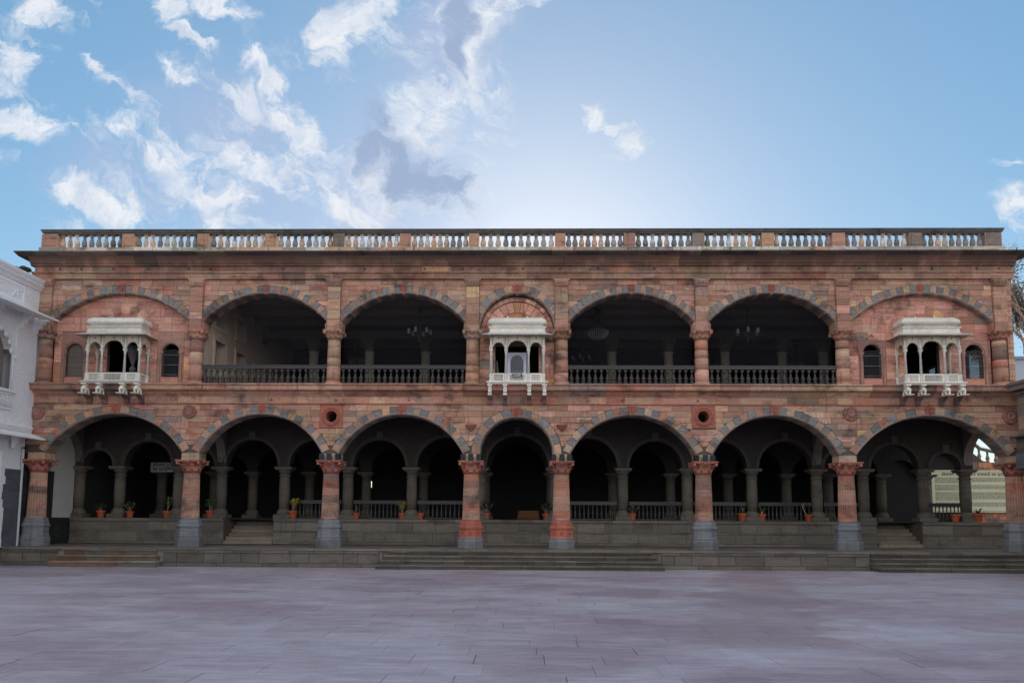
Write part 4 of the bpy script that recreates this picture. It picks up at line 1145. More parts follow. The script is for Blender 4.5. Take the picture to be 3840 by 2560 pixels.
        if k > 2: q.v = [(xa + b, ya + a, c_) for a, b, c_ in q.v]
        else: q.v = [(xa + a, ya + b, c_) for a, b, c_ in q.v]
        q.build('parapet_panel', 'marble', o)
    # sloping eave slab
    ev_ = MB(); t = (.50, .46, .42, .2); ex, ey = half + .05, YF - .04; ox_, oy_ = half + .27, YF - .30
    for s in (0,):
        A = [(bx - ox_, oy_, 8.20), (bx + ox_, oy_, 8.20), (bx + ex, ey, 8.30), (bx - ex, ey, 8.30)]
        B_ = [(x, y, z - .022) for x, y, z in A]
        ev_.add(A + B_, [(0, 1, 2, 3), (7, 6, 5, 4), (0, 4, 5, 1)], t)
        for sd in (-1, 1):
            A = [(bx + sd * ox_, oy_, 8.20), (bx + sd * ox_, YW, 8.20), (bx + sd * ex, YW, 8.30), (bx + sd * ex, ey, 8.30)]
            B_ = [(x, y, z - .022) for x, y, z in A]; ev_.add(A + B_, [(0, 1, 2, 3), (7, 6, 5, 4), (0, 4, 5, 1), (1, 5, 6, 2)], t)
    ev_.build('eave', 'marble', o)
    # cornice box and fluted bangla roof
    cb_ = MB(); w = half + .0
    for (e, z0, z1) in ((.015, 8.30, 8.34), (-.01, 8.34, 8.47), (.01, 8.47, 8.50), (.035, 8.50, 8.53)):
        cb_.box(bx - w - e, bx + w + e, YF - .04 - e, YW, z0 + .001, z1 - .001, mt())
    for k in range(5): cb_.box(bx - w + .06 + k * (2 * w - .1) / 5, bx - w - .02 + (k + 1) * (2 * w - .1) / 5, YF - .04, YF - .02, 8.365, 8.45, mt())
    cb_.build('cornice_box', 'marble', o)
    rf_ = MB(); prof = [(-.09, 8.53), (-.09, 8.565), (-.045, 8.575), (-.045, 8.615), (.01, 8.635), (.035, 8.67), (.035, 8.72), (.015, 8.78), (-.03, 8.825), (-.09, 8.855), (-.15, 8.865)]
    nx, ny = 38, 12; ring0 = []
    def ringpts(e, flute_):
        pts = []; W = w - .02 + e; F = YF - .02 - e
        for k in range(ny + 1):
            fl_ = flute_ * abs(math.sin(k * math.pi / 2)); pts.append((bx - W - fl_, YW + (F - YW) * k / ny))
        for k in range(1, nx + 1):
            fl_ = flute_ * abs(math.sin(k * math.pi / 2)); pts.append((bx - W + 2 * W * k / nx, F - fl_))
        for k in range(1, ny + 1):
            fl_ = flute_ * abs(math.sin(k * math.pi / 2)); pts.append((bx + W + fl_, F + (YW - F) * k / ny))
        return pts
    rows = []
    for kk, (e, z) in enumerate(prof): rows.append([(x, y, z) for x, y in ringpts(e, .042 if 3 < kk < 10 else .0)])
    n = len(rows[0]); t = mt()
    rf_.add([p for r_ in rows for p in r_], [(k * n + i, k * n + i + 1, (k + 1) * n + i + 1, (k + 1) * n + i) for k in range(len(rows) - 1) for i in range(n - 1)] + [tuple((len(rows) - 1) * n + i for i in range(n))], t, True)
    for k in range(24):   # petal crest along the ridge
        x = bx - w + .17 + (2 * w - .34) * k / 23; rf_.ball((x, YF + .16, 8.893), .024, .03, .03, mt(), 6, 4)
    for k in range(6):
        for s in (-1, 1): rf_.ball((bx + s * (w - .17), YF + .16 + (YW - YF - .16) * (k + 1) / 7, 8.893), .024, .03, .03, mt(), 6, 4)
    rf_.box(bx - w + .15, bx + w - .15, YF + .14, YW, 8.862, 8.885, mt())
    for s in (-1, 1): rf_.tube([(bx + s * (w - .18), YF + .16, 8.89), (bx + s * (w - .10), YF + .13, 8.89), (bx + s * (w - .06), YF + .12, 8.92)], .018, 5, mt(), [1, .8, .3])
    rf_.build('balcony_roof', 'marble', o)
    fpos = [bx - .36, bx + .36] if centre else ([bx + .66] if bx < 0 else [bx - .35, bx + .33])
    for x in fpos:
        f_ = MB(); f_.lathe([(.012, 8.87), (.03, 8.89), (.012, 8.91), (.024, 8.94), (.012, 8.96), (.02, 8.985), (.004, 9.04)], 8, x, YF + .34, mt()); f_.build('finial', 'marble', o)
    # brackets
    for x in (xs if not centre else [bx - half + .03, bx - col_off[1] - .03, bx + col_off[1] + .03, bx + half - .03]):
        q = MB(); t = mt()
        if centre:
            q.box(x - .085, x + .085, YF - .10, -.30, 6.38, 6.444, t); q.box(x - .06, x + .06, YF - .04, -.31, 6.10, 6.37, t)
            q.ball((x, YF - .05, 6.31), .055, .05, .06, t, 8, 5); q.ball((x, YF - .06, 6.20), .045, .045, .06, t, 8, 5); q.box(x - .07, x + .07, YF - .10, -.30, 6.05, 6.10, t)
            for s in (-1, 1): q.tube([(x + s * .045, YF - .05, 6.3), (x + s * .05, YF - .08, 6.2), (x + s * .03, YF - .06, 6.12)], .018, 5, t)
        else:
            q.box(x - .09, x + .09, YF - .16, -.28, 6.40, 6.444, t); q.box(x - .06, x + .06, YF - .06, -.30, 6.34, 6.40, t)
            e_ = MB(); elephant(e_, t); q.add([(a + x, b - .46, c_ * .95 + 6.24) for a, b, c_ in e_.v], e_.f, t, True)
            q.box(x - .12, x + .12, -.70, -.30, 6.06, 6.085, t)
        q.build('elephant_bracket' if not centre else 'lion_bracket', 'marble', o)
        d = MB(); t = (.22, .14, .12, .3)
        d.add([(x + sx, y, z) for sx in (-.075, .075) for y, z in ((-.05, 5.75), (-.10, 5.76), (-.16, 5.82), (-.2, 5.9), (-.34, 5.98), (-.40, 6.02), (-.42, 6.05), (-.05, 6.05))],
              [tuple(range(8)), tuple(range(15, 7, -1))] + [(i, (i + 1) % 8, 8 + (i + 1) % 8, 8 + i)[::-1] for i in range(8)], t)
        d.build('stone_bracket', 'sand', o)
    return o
balcony(-14.55, 1.0, (.95, .42), 'white marble balcony at the left end')
balcony(0.02, 1.0, (.94, .40), 'white marble balcony over the centre', True)
balcony(14.70, 1.0, (.95, .42), 'white marble balcony at the right end')

# ------------------------------------------------------------------ platform, steps, court
pf = MB(); pf.box(-26, 26, -.80, 2.9, -.05, .60, (.1, .09, .085, .5)); pfo = pf.build('platform', 'joint', kind='structure')
PC = Pieces()
STEPR = [(-15.85, -12.2), (-4.67, 4.95), (12.05, 26)]
free = [(-26, -15.87), (-12.18, -4.69), (4.97, 12.03)]
f_ = lambda: bas(1.0)
for a, b in free:
    courses(pfo, a, b, [.0, .13], -.90, -.79, None, .8, 1.6, name='platform_stone', material='basalt', colf=f_, gap=.007)
    courses(pfo, a, b, [.13, .47], -.845, -.79, None, .5, 1.3, name='platform_stone', material='basalt', colf=f_, gap=.007)
    courses(pfo, a, b, [.47, .56], -.88, -.79, None, .8, 1.8, name='platform_stone', material='basalt', colf=f_, gap=.007)
# walkway flags on top
for j, (ya, yb) in enumerate(((-.90, -.2), (-.2, .55), (.55, 1.3), (1.3, 2.1), (2.1, 2.9))):
    x = -26
    while x < 26:
        w = ru(.7, 1.5)
        if 26 - (x + w) < .5: w = 26 - x
        m_ = MB(); z = .63 + ru(-.003, .003); t = bas(1.2); a, b = x + .003, x + w - .003
        m_.add([(a, ya + .003, z), (b, ya + .003, z), (b, yb - .003, z), (a, yb - .003, z), (a, ya + .003, .565), (b, ya + .003, .565), (b, yb, .565), (a, yb, .565)], [(0, 1, 2, 3), (4, 5, 1, 0), (4, 0, 3, 7), (1, 5, 6, 2)], t)
        PC.add('paving_flag', pfo, m_, 'basalt', (1000 if ya < 0 and abs(x) < 19 else 1) + w); x += w
sto = MB(); sto.box(-4.6, 4.9, -.82, -.80, 0, .55, (.1, .09, .08, .5)); sto_o = sto.build('steps', 'mortar', kind='structure')
for (a, b), n, brown in ((STEPR[0], 3, True), (STEPR[1], 4, False), (STEPR[2], 4, False)):
    h = .565 / n
    for k in range(n):
        yf = -.86 - .27 * (n - 1 - k) ; z0, z1 = h * k, h * (k + 1)
        ins = .10 * k if b < 20 else .0
        x = a + ins
        while x < b - ins - .01:
            w = ru(.6, 1.3)
            if b - ins - (x + w) < .45: w = b - ins - x
            m_ = MB(); t = pick([((.18, .125, .10), 2), ((.145, .13, .12), 1)]) if brown or (a > 10 and rnd() < .0) else bas(.95)
            dz = ru(-.006, .004)
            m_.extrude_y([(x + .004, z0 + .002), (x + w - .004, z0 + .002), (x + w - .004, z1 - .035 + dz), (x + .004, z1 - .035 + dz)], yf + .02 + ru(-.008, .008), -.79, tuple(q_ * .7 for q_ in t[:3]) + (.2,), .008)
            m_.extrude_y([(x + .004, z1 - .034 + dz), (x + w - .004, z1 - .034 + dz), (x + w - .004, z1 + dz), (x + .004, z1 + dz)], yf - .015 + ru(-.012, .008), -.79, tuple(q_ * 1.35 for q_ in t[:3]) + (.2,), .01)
            PC.add('step_stone', sto_o, m_, 'basalt', w); x += w
gd = MB(); t = (.20, .19, .21, .5)
gd.add([(-900, -500, -.016), (900, -500, -.016), (900, 1500, -.016), (-900, 1500, -.016)], [(0, 1, 2, 3)], (.10, .095, .10, .5)); gd.build('ground', 'paving', kind='structure')
ct_ = MB(); ct_.add([(-60, -90, -.012), (60, -90, -.012), (60, -.7, -.012), (-60, -.7, -.012)], [(0, 1, 2, 3)], (.15, .14, .15, .5)); cto = ct_.build('courtyard', 'paving', kind='structure')
y = -.92; row = 0
while y > -21.5:
    dpt = ru(.5, .72); ya, yb = y - dpt, y; dist = 27 + (ya + yb) / 2; half = .70 * dist + 1.6
    x = -half + ru(-.5, 0)
    while x < half:
        w = ru(.65, 1.35); m_ = MB(); z = ru(-.0022, .0022) + (ru(-.006, .004) if rnd() < .12 else 0); k = ru(.93, 1.06); u_ = rnd(); g_ = .001 if u_ < .4 else .003 if u_ < .8 else .005
        base = (.35 * k, .305 * k, .345 * k * ru(.98, 1.02), .5)
        a, b, c_, d = x + g_, x + w - g_, ya + g_, yb - g_
        s0, s1 = ru(-.001, .001), ru(-.001, .001)
        m_.add([(a, c_, z + s0), (b, c_, z + s1), (b, d, z - s0), (a, d, z - s1), (a, c_, -.011), (b, c_, -.011), (b, d, -.011), (a, d, -.011)], [(0, 1, 2, 3), (4, 5, 1, 0), (5, 6, 2, 1), (6, 7, 3, 2), (7, 4, 0, 3)], base)
        vis = abs(x + w / 2) < .68 * dist + .5
        PC.add('paving_stone', cto, m_, 'paving', (w * dpt / dist ** 3 * 1e4) if vis else 0); x += w
    y = ya; row += 1
PC.flush()

# ------------------------------------------------------------------ text
def text_mesh(txt, size, name, material, parent, loc, width=None, space=1.0, bold=.0, align='CENTER'):
    cu = bpy.data.curves.new(name, 'FONT'); cu.body = txt; cu.size = size; cu.align_x = align; cu.resolution_u = 2; cu.offset = bold; cu.space_line = space
    ob = bpy.data.objects.new(name + '_curve', cu); C.objects.link(ob)
    bpy.context.view_layer.update()
    me = bpy.data.meshes.new_from_object(ob.evaluated_get(bpy.context.evaluated_depsgraph_get())); me.name = name
    bpy.data.objects.remove(ob)
    xs = [v.co.x for v in me.vertices]
    s_ = width / (max(xs) - min(xs)) if width and xs else 1.0
    for v in me.vertices: x, y_, z_ = v.co; v.co = (x * s_, 0, y_)
    me.materials.clear(); me.materials.append(M[material])
    o = bpy.data.objects.new(name, me); C.objects.link(o); o.parent = parent; o.location = loc; return o

# door leaf with cusped glazing behind the centre balcony and the small name board
t_ = thing('glazed_door', 'white painted door frame with cusped glass pane behind the central marble balcony', 'door', (0, .32, 6.47))
m_ = MB(); N = 40; a = .24
def cusped(k):
    th = math.pi * (1 - k / N); u = (k / N * 6) % 1; s_ = 1 - .12 * max(0, 1 - min(u, 1 - u) / .25); return (a * math.cos(th) * s_, .93 + .27 * math.sin(th) * s_)
pts = [cusped(k) for k in range(N + 1)]; pts[0] = (-a, .93); pts[-1] = (a, .93)
for (x0, z0), (x1, z1) in zip(pts[:-1], pts[1:]):
    x1 = max(x1, x0 + 1e-4); m_.quad((x0, 0, z0), (x1, 0, z1), (x1, 0, 1.27), (x0, 0, 1.27)); m_.quad((x0, 0, z0), (x0, .05, z0), (x1, .05, z1), (x1, 0, z1))
m_.box(-.35, -a, 0, .05, 0, 1.27); m_.box(a, .35, 0, .05, 0, 1.27); m_.box(-.36, .36, -.012, .0, 1.255, 1.285); m_.build('door_frame', 'lav', t_)
m_ = MB(); m_.box(-a - .02, a + .02, .03, .034, 0, 1.24); m_.build('glass_pane', 'glass', t_)
m_ = MB(); m_.box(-a, a, .012, .028, .585, .60); m_.build('glazing_bar', 'grey', t_)
t_ = thing('name_board', 'small dark board lettered DARBAR HALL on the parapet of the central balcony', 'sign', (.02, -.47, 6.685))
m_ = MB(); m_.box(-.17, .17, -.008, .008, .0, .135); m_.build('board', 'signblack', t_)
text_mesh('दरबार हॉल', .06, 'lettering', 'signwhite', t_, (0, -.0095, .075), .24, bold=.0015); text_mesh('DARBAR HALL', .05, 'lettering', 'signwhite', t_, (0, -.0095, .02), .30, bold=.0018)
# tied curtain behind the left balcony
m_ = MB(); m_.lathe([(.02, -.55), (.10, -.50), (.12, -.40), (.05, -.32), (.04, -.28), (.10, -.1), (.20, .2), (.26, .45)], 28, tint=(1, 1, 1, .5), rf=lambda a, k, z: 1 + .12 * math.sin(a * 9))
tag(m_.build('curtain', 'curtain', None, (-14.45, .75, 7.62)), 'pale knotted curtain hanging in the doorway behind the left marble balcony', 'curtain')
m_ = MB(); m_.tube([(0, 0, 0), (.10, .02, -.9)], .022, 6, (.3, .2, .1, .5)); m_.tube([(-.05, 0, -.1), (.06, .02, -.95)], .012, 6, (.3, .2, .1, .5)); tag(m_.build('wooden_pole', 'inner', None, (-.74, .35, 7.45)), 'brown pole leaning beside the door of the central balcony', 'pole')

# ------------------------------------------------------------------ floodlights
def floodlight():
    t = thing('floodlight', '', 'floodlight', (0, 0, 0)); m_ = MB()
    m_.add([(-.075, -.02, .02), (.075, -.02, .02), (.09, -.13, -.02), (-.09, -.13, -.02), (-.075, -.02, .20), (.075, -.02, .20), (.09, -.15, .22), (-.09, -.15, .22)],
           [(0, 1, 5, 4), (1, 2, 6, 5), (2, 3, 7, 6), (3, 0, 4, 7), (4, 5, 6, 7), (3, 2, 1, 0)], (1, 1, 1, .5)); m_.build('housing', 'black', t)
    m_ = MB(); m_.add([(-.078, -.134, -.012), (.078, -.134, -.012), (.078, -.152, .205), (-.078, -.152, .205)], [(0, 1, 2, 3)]); m_.build('lens', 'glass', t)
    m_ = MB(); m_.tube([(-.1, -.08, .1), (-.1, .0, .1), (-.1, .03, .0), (.1, .03, .0), (.1, .0, .1), (.1, -.08, .1)], .01, 5); m_.build('bracket', 'black', t)
    return t
fl0 = None
ordn = ['second', 'third', 'fourth', 'fifth']
for ci, cn in zip((2, 3, 4, 5), ('third', 'fourth', 'fifth', 'sixth')):
    for k, (off, pn) in enumerate(((-.34, 'left'), (0, 'middle'), (.33, 'right'))):
        if fl0 is None: o = fl0 = floodlight()
        else: o = copy_tree(fl0)
        o.location = (COLX[ci] + off, -.06 + (.1 if off else 0), 3.755); o.rotation_euler = (0, 0, -off * 1.2)
        o['label'] = f'black floodlight, {pn} of three on the capital of the {cn} front column from the left'; o['group'] = 'floodlights on the column capitals'

# ------------------------------------------------------------------ pots and plants
def pot_parts(t, s=1.0):
    m_ = MB(); m_.lathe([(.11, 0), (.115, .01), (.15, .22), (.155, .225), (.175, .23), (.178, .28), (.165, .285), (.155, .25), (.14, .245)], 22); 
    m_.v = [(x * s, y * s, z * s) for x, y, z in m_.v]; m_.build('pot', 'terra', t)
    m_ = MB(); m_.lathe([(.14, .235), (.14, .25)], 18); m_.v = [(x * s, y * s, z * s) for x, y, z in m_.v]; m_.build('soil', 'soil', t)
def leafq(m_, base, d, L, W, droop=.4):
    """a blade folded along its midrib, three segments"""
    d = d.normalized(); s = d.cross(Vector((0, 0, 1)));  s = s.normalized() if s.length > .01 else Vector((1, 0, 0)); p = Vector(base); pts = []
    for k, w in enumerate((.15, 1, .8, .05)):
        q = p + d * (L * k / 3) - Vector((0, 0, droop * L * (k / 3) ** 2)); up_ = Vector((0, 0, W * .25 * w))
        pts += [tuple(q - s * W * w * .5 + up_), tuple(q), tuple(q + s * W * w * .5 + up_)]
    fs = []
    for k in range(3): fs += [(k * 3, k * 3 + 1, k * 3 + 4, k * 3 + 3), (k * 3 + 1, k * 3 + 2, k * 3 + 5, k * 3 + 4)]
    m_.add(pts, fs, (1, 1, 1, .5))
def rdir(el0, el1):
    a = ru(0, 6.283); e = R(ru(el0, el1)); return Vector((math.cos(a) * math.cos(e), math.sin(a) * math.cos(e), math.sin(e)))
def plant(x, label, kind, s=1.0, h=.35, y=2.98):
    h *= 1.15
    t = thing('potted_plant', label, 'potted plant', (x, y, 1.642), 'pots along the terrace edge'); pot_parts(t, s)
    st = MB(); lf = MB(); lm = 'leaf'; z0 = .24 * s
    if kind == 'bush':
        for k in range(7):
            d = rdir(50, 85); st.tube([(0, 0, z0), tuple(Vector((0, 0, z0)) + d * h * .5), tuple(Vector((0, 0, z0)) + d * h * ru(.8, 1.1) + Vector((0, 0, .02)))], .008, 4)
        for k in range(230):
            d = rdir(-30, 80); c_ = Vector((0, 0, z0 + h * .62)) + Vector((d.x * .19, d.y * .19, d.z * h * .38)) * ru(.4, 1.1); leafq(lf, c_, rdir(-10, 60), ru(.07, .11), ru(.04, .06), .3)
        lm = 'dleaf'
    elif kind in ('croton', 'yellow'):
        n = 3; lm = 'yleaf' if kind == 'yellow' else 'leaf'
        for k in range(n):
            d = rdir(66, 84); tip = Vector((0, 0, z0)) + d * h; st.tube([(0, 0, z0), tuple(tip)], .010, 5)
            for q in range(18): leafq(lf, Vector((0, 0, z0)) + d * h * ru(.5, 1.02), rdir(5, 70), ru(.16, .24), ru(.06, .085), .4)
    elif kind == 'palm':
        for q in range(13): leafq(lf, (0, 0, z0 + ru(.0, .12)), rdir(25, 75), ru(.35, .52), ru(.06, .09), ru(.3, .7))
        st.tube([(0, 0, z0 - .02), (0, 0, z0 + .14)], .03, 6)
    elif kind == 'crooked':
        st.tube([(0, 0, z0), (-.14, 0, z0 + .12), (-.22, 0, z0 + .34), (-.16, 0, z0 + .50)], .014, 5); st.tube([(-.22, 0, z0 + .34), (-.26, 0, z0 + .46)], .01, 5)
        for q in range(10): leafq(lf, (-.16 + ru(-.08, .05), ru(-.04, .04), z0 + ru(.36, .52)), rdir(0, 70), ru(.07, .12), .03, .3)
        for q in range(12): leafq(lf, (ru(-.05, .12), ru(-.05, .05), z0 + ru(0, .05)), rdir(10, 60), ru(.08, .14), .035, .3)
    elif kind == 'twig':
        st.tube([(0, 0, z0), (.02, 0, z0 + h * .5), (-.02, 0, z0 + h)], .008, 4); st.tube([(.02, 0, z0 + h * .4), (.07, 0, z0 + h * .8)], .005, 4)
        for q in range(7): leafq(lf, (ru(-.04, .06), 0, z0 + ru(h * .4, h)), rdir(0, 60), .07, .025, .3)
        lm = 'dleaf'
    elif kind == 'agave':
        for q in range(20): leafq(lf, (0, 0, z0 + .03), rdir(10, 80), ru(.25, .36), .06, ru(0, .3))
        lm = 'dleaf'; st.tube([(0, 0, z0 - .02), (0, 0, z0 + .08)], .03, 6)
    elif kind == 'sprout':
        for q in range(8): leafq(lf, (ru(-.06, .06), 0, z0), rdir(20, 75), ru(.08, .14), .03, .2)
    if st.v: st.build('stem', 'bark', t)
    if lf.v: lf.build('foliage', lm, t)
    return t
plant(-16.6, 'low leafy plant in a terracotta pot, first pot from the left, between two squat columns', 'bush', 1.0, .26)
plant(-15.42, 'round leafy shrub in a terracotta pot left of the hanging hall sign', 'bush', .9, .36)
plant(-13.94, 'tall two stemmed green plant in a terracotta pot just left of the second front column', 'croton', .95, .52)
plant(-12.2, 'yellow green croton in a terracotta pot just right of the second front column', 'croton', 1.05, .36)
plant(-8.9, 'bright yellow leaved croton in a terracotta pot right of the left stair', 'yellow', 1.05, .42)
plant(-6.38, 'terracotta pot with a thin bare twig just right of the third front column', 'twig', .85, .3)
plant(-4.56, 'yellow tipped plant in a terracotta pot left of a terrace column, in the third bay', 'yellow', .85, .34)
plant(-3.82, 'terracotta pot with almost nothing growing, right of a terrace column in the third bay', 'twig', .85, .05)
plant(-1.2, 'dark bushy shrub in a terracotta pot right of the fourth front column', 'bush', .85, .40)
plant(1.14, 'dark shrub in a terracotta pot left of the fifth front column, near the draped table', 'bush', .85, .38)
plant(4.54, 'brownish bush in a terracotta pot right of a terrace column, in the fifth bay', 'bush', .9, .32)
plant(7.02, 'empty terracotta pot half hidden by the sixth front column', 'twig', .8, .04)
plant(8.84, 'terracotta pot with a single thin stem left of the palm like plant', 'twig', 1.05, .28)
plant(9.61, 'palm like plant with long arching leaves in a terracotta pot', 'palm', .95)
plant(11.43, 'crooked stemmed plant leaning left in a terracotta pot in front of a dark balustrade', 'crooked', .9)
plant(17.12, 'terracotta pot with small sprouts by the short balustrade at the right end', 'sprout', 1.05)
plant(18.0, 'spiky agave in a terracotta pot in front of the brick wall under the cream banner', 'agave', 1.15)
# draped table in the middle bay
t_ = thing('draped_table', 'low table under a brown orange cloth in the dark central hall', 'table', (.45, 5.4, 1.642))
m_ = MB(); m_.lathe([(.50, 0), (.47, .12), (.44, .28), (.43, .36), (.40, .38)], 36, rf=lambda a, k, z: (1 + .04 * math.sin(a * 11)) * (1.0 / max(abs(math.cos(a)), abs(math.sin(a)) * 1.5)) ** .8); m_.build('tablecloth', 'cloth', t_)
m_ = MB()
for sx in (-.3, .3):
    for sy in (-.2, .2): m_.box(sx - .02, sx + .02, sy - .02, sy + .02, 0, .34)
m_.build('table_frame', 'wood', t_)

# ------------------------------------------------------------------ chandeliers in the upper hall
def arm_chandelier(x, y, z, label):
    t = thing('chandelier', label, 'chandelier', (x, y, z), 'chandeliers in the upper hall'); m_ = MB()
    m_.tube([(0, 0, 10.34 - z), (0, 0, .5)], .014, 5); m_.lathe([(.02, -.35), (.07, -.28), (.04, -.2), (.09, -.1), (.05, 0), (.03, .3), (.07, .36), (.03, .42), (.02, .5)], 12); m_.lathe([(.03, 1.0 if z < 9.2 else .6), (.10, 1.04 if z < 9.2 else .64), (.03, 1.1 if z < 9.2 else .7)], 10); m_.build('stem', 'wood', t)
    for k in range(6):
        a = k * math.pi / 3 + .3; c_, s_ = math.cos(a), math.sin(a); q = MB()
        q.tube([(0, 0, -.1), (c_ * .2, s_ * .2, -.25), (c_ * .42, s_ * .42, -.18), (c_ * .45, s_ * .45, 0)], .013, 5); q.lathe([(.02, -.01), (.07, .01), (.06, .03)], 8, c_ * .45, s_ * .45); q.build('arm', 'wood', t)
        q = MB(); q.lathe([(.045, .03), (.065, .09), (.065, .2), (.05, .25)], 10, c_ * .45, s_ * .45); q.build('glass_shade', 'milk', t)
def crystal_chandelier(x, y, z, label, s=1.0):
    t = thing('crystal_chandelier', label, 'chandelier', (x, y, z), 'chandeliers in the upper hall'); m_ = MB()
    m_.lathe([(.13 * s, .95 * s), (.11 * s, .85 * s), (.14 * s, .6 * s), (.22 * s, .35 * s), (.36 * s, .14 * s), (.44 * s, .06 * s), (.44 * s, .02 * s)], 36, rf=lambda a, k, z: 1 + .04 * math.sin(a * 18)); m_.build('crystal_tent', 'glass', t)
    for k in range(28):
        a = k * math.pi * 2 / 28
        if k == 0: b_ = MB(); b_.tube([(.44 * s, 0, .03), (.40 * s, 0, -.12 * s), (.26 * s, 0, -.27 * s), (.05, 0, -.34 * s)], .012, 4); me = b_.mesh('crystal_string', 'milk')
        q = bpy.data.objects.new('crystal_string', me); C.objects.link(q); q.parent = t; q.rotation_euler = (0, 0, a)
    m_ = MB(); m_.tube([(0, 0, 10.34 - z), (0, 0, .94 * s)], .014, 5); m_.lathe([(.43 * s, .0), (.45 * s, .02), (.45 * s, .05), (.43 * s, .06)], 28); m_.build('ring', 'wood', t)
arm_chandelier(-4.04, 3.4, 9.15, 'arm chandelier with frosted shades, hanging left of the centre bay')
crystal_chandelier(3.25, 3.2, 9.25, 'large crystal tent chandelier hanging right of the centre bay')
arm_chandelier(9.35, 3.4, 9.15, 'arm chandelier with frosted shades, hanging in the second arch right of the centre')
arm_chandelier(3.0, 9.0, 9.25, 'small dark arm chandelier deep in the hall, seen left of a pale pillar')
crystal_chandelier(-7.9, 9.0, 9.3, 'crystal chandelier deep in the hall behind the left pillars', .9)
crystal_chandelier(8.8, 9.0, 9.3, 'crystal chandelier deep in the hall beside the sixth upper column', .9)
crystal_chandelier(13.3, 9.0, 9.2, 'crystal chandelier deep in the hall at its right end', .9)

# ------------------------------------------------------------------ hall sign on the left, banner and rear wall on the right
t_ = thing('hall_sign', 'white hanging signboard with black Hindi lettering in the dark left hall', 'sign', (-15.15, 6.1, 3.64))
m_ = MB(); m_.box(-1.1, 1.1, -.015, .015, 0, .42); m_.build('board', 'signwhite', t_)
text_mesh('होलकर राजवंश के राजवाड़े', .2, 'lettering', 'ink', t_, (-.0, -.018, .245), 2.0, bold=.004); text_mesh('का इतिहास और संग्रहालय', .2, 'lettering', 'ink', t_, (-.0, -.018, .06), 2.0, bold=.004)
m_ = MB(); m_.tube([(-.9, 0, .42), (-.9, 0, 2.2)], .006, 4); m_.tube([(.9, 0, .42), (.9, 0, 2.2)], .006, 4); m_.build('hanger', 'black', t_)

rw = thing('rear_wall', 'red stone wall behind the right end of the palace with an arch and a sloping top', 'wall', (0, 0, 0))
m_ = MB(); YR = 12.0
prof = lambda x: 6.0 if x < 22.2 else (6.0 - (x - 22.2) * .85 if x < 23.7 else 4.73 - (x - 23.7) * .2 if x < 24.8 else 4.5)
def rsol(x):
    d = 21.6 - x
    if abs(d) < 1.15: return [(0, .02), (3.95 + math.sqrt(1.15 ** 2 - d * d) , prof(x))]
    return [(0, prof(x))]
slice_wall(m_, 18.6, 30, 140, rsol, YR + .02, YR + .5, (.2, .14, .12, .5)); rwo = m_.build('wall', 'mortar', rw)
PC = Pieces()
courses(rwo, 18.6, 30, steps_z(0, 4.65, .3), YR - .01, YR + .03, [((.40, .17, .11), 3), ((.30, .2, .16), 2), ((.22, .17, .15), 2)], .4, .9, holes=[(20.1, 23.1, 3.9, 6.5), (20.45, 22.75, 0, 3.9)])
for k in range(15):
    ta = math.pi * (1 - k / 15 - .003); tb_ = math.pi * (1 - (k + 1) / 15 + .003); q = [(21.6 + 1.17 * math.cos(ta), 3.95 + 1.17 * math.sin(ta)), (21.6 + 1.17 * math.cos(tb_), 3.95 + 1.17 * math.sin(tb_)), (21.6 + 1.55 * math.cos(tb_), 3.95 + 1.55 * math.sin(tb_)), (21.6 + 1.55 * math.cos(ta), 3.95 + 1.55 * math.sin(ta))]
    mb = MB(); mb.extrude_y(q, YR - .03, YR + .03, pick([((.42, .15, .10), 3), ((.52, .33, .12), 1), ((.28, .2, .17), 1)]), .01); PC.add('voussoir', rwo, mb, 'sand', .1)
PC.flush()
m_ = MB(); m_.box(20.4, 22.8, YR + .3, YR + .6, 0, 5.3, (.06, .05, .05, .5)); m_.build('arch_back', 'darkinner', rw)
rbq = thing('stair_balustrade', 'weathered stone balustrade descending on top of the wall behind the right end', 'balustrade', (0, 0, 0))
m_ = MB(); xs = [22.2, 22.75, 23.2, 23.65, 24.07, 24.49, 24.9, 25.3]
m_.tube([(22.2, YR + .2, prof(22.2) + .66), (23.7, YR + .2, prof(23.7) + .64), (24.8, YR + .2, prof(24.8) + .62), (29, YR + .2, 5.3)], .09, 6, (.3, .25, .2, .3)); m_.build('rail', 'roofstone', rbq)
m_ = MB(); m_.lathe([(.09, 0), (.09, .05), (.06, .07), (.09, .14), (.10, .2), (.06, .3), (.045, .42), (.07, .45), (.05, .48), (.08, .56)], 12, tint=(.32, .27, .2, .3)); me = m_.mesh('baluster', 'roofstone')
for x in xs: o = bpy.data.objects.new('baluster', me); C.objects.link(o); o.parent = rbq; o.location = (x, YR + .2, prof(x) + .02)
bn = thing('history_banner', 'large cream banner of Hindi text hung on the rear wall at the right end', 'banner', (23.15, YR - .12, 2.10))
m_ = MB(); m_.box(-2.15, 2.15, 0, .03, 0, 2.14); m_.build('sheet', 'cream', bn)
m_ = MB(); m_.box(-2.12, 2.12, -.004, 0, 2.06, 2.07); m_.box(-2.12, 2.12, -.004, 0, .05, .065); m_.build('border_line', 'ink', bn)
text_mesh('होलकर राजवंश और राजवाड़े का इतिहास', .2, 'heading', 'ink', bn, (.10, -.003, 1.86), 3.5, bold=.004)
words_ = 'होलकर राजवंश का इतिहास राजवाड़े के भवन में सन और नगर की स्थापना से महल बना था इस तीन मंजिल पत्थर तथा लकड़ी दरबार हॉल यह इंदौर राज के समय काल दो सौ वर्ष पुराना है'.split()
rr_ = random.Random(5); lines = []
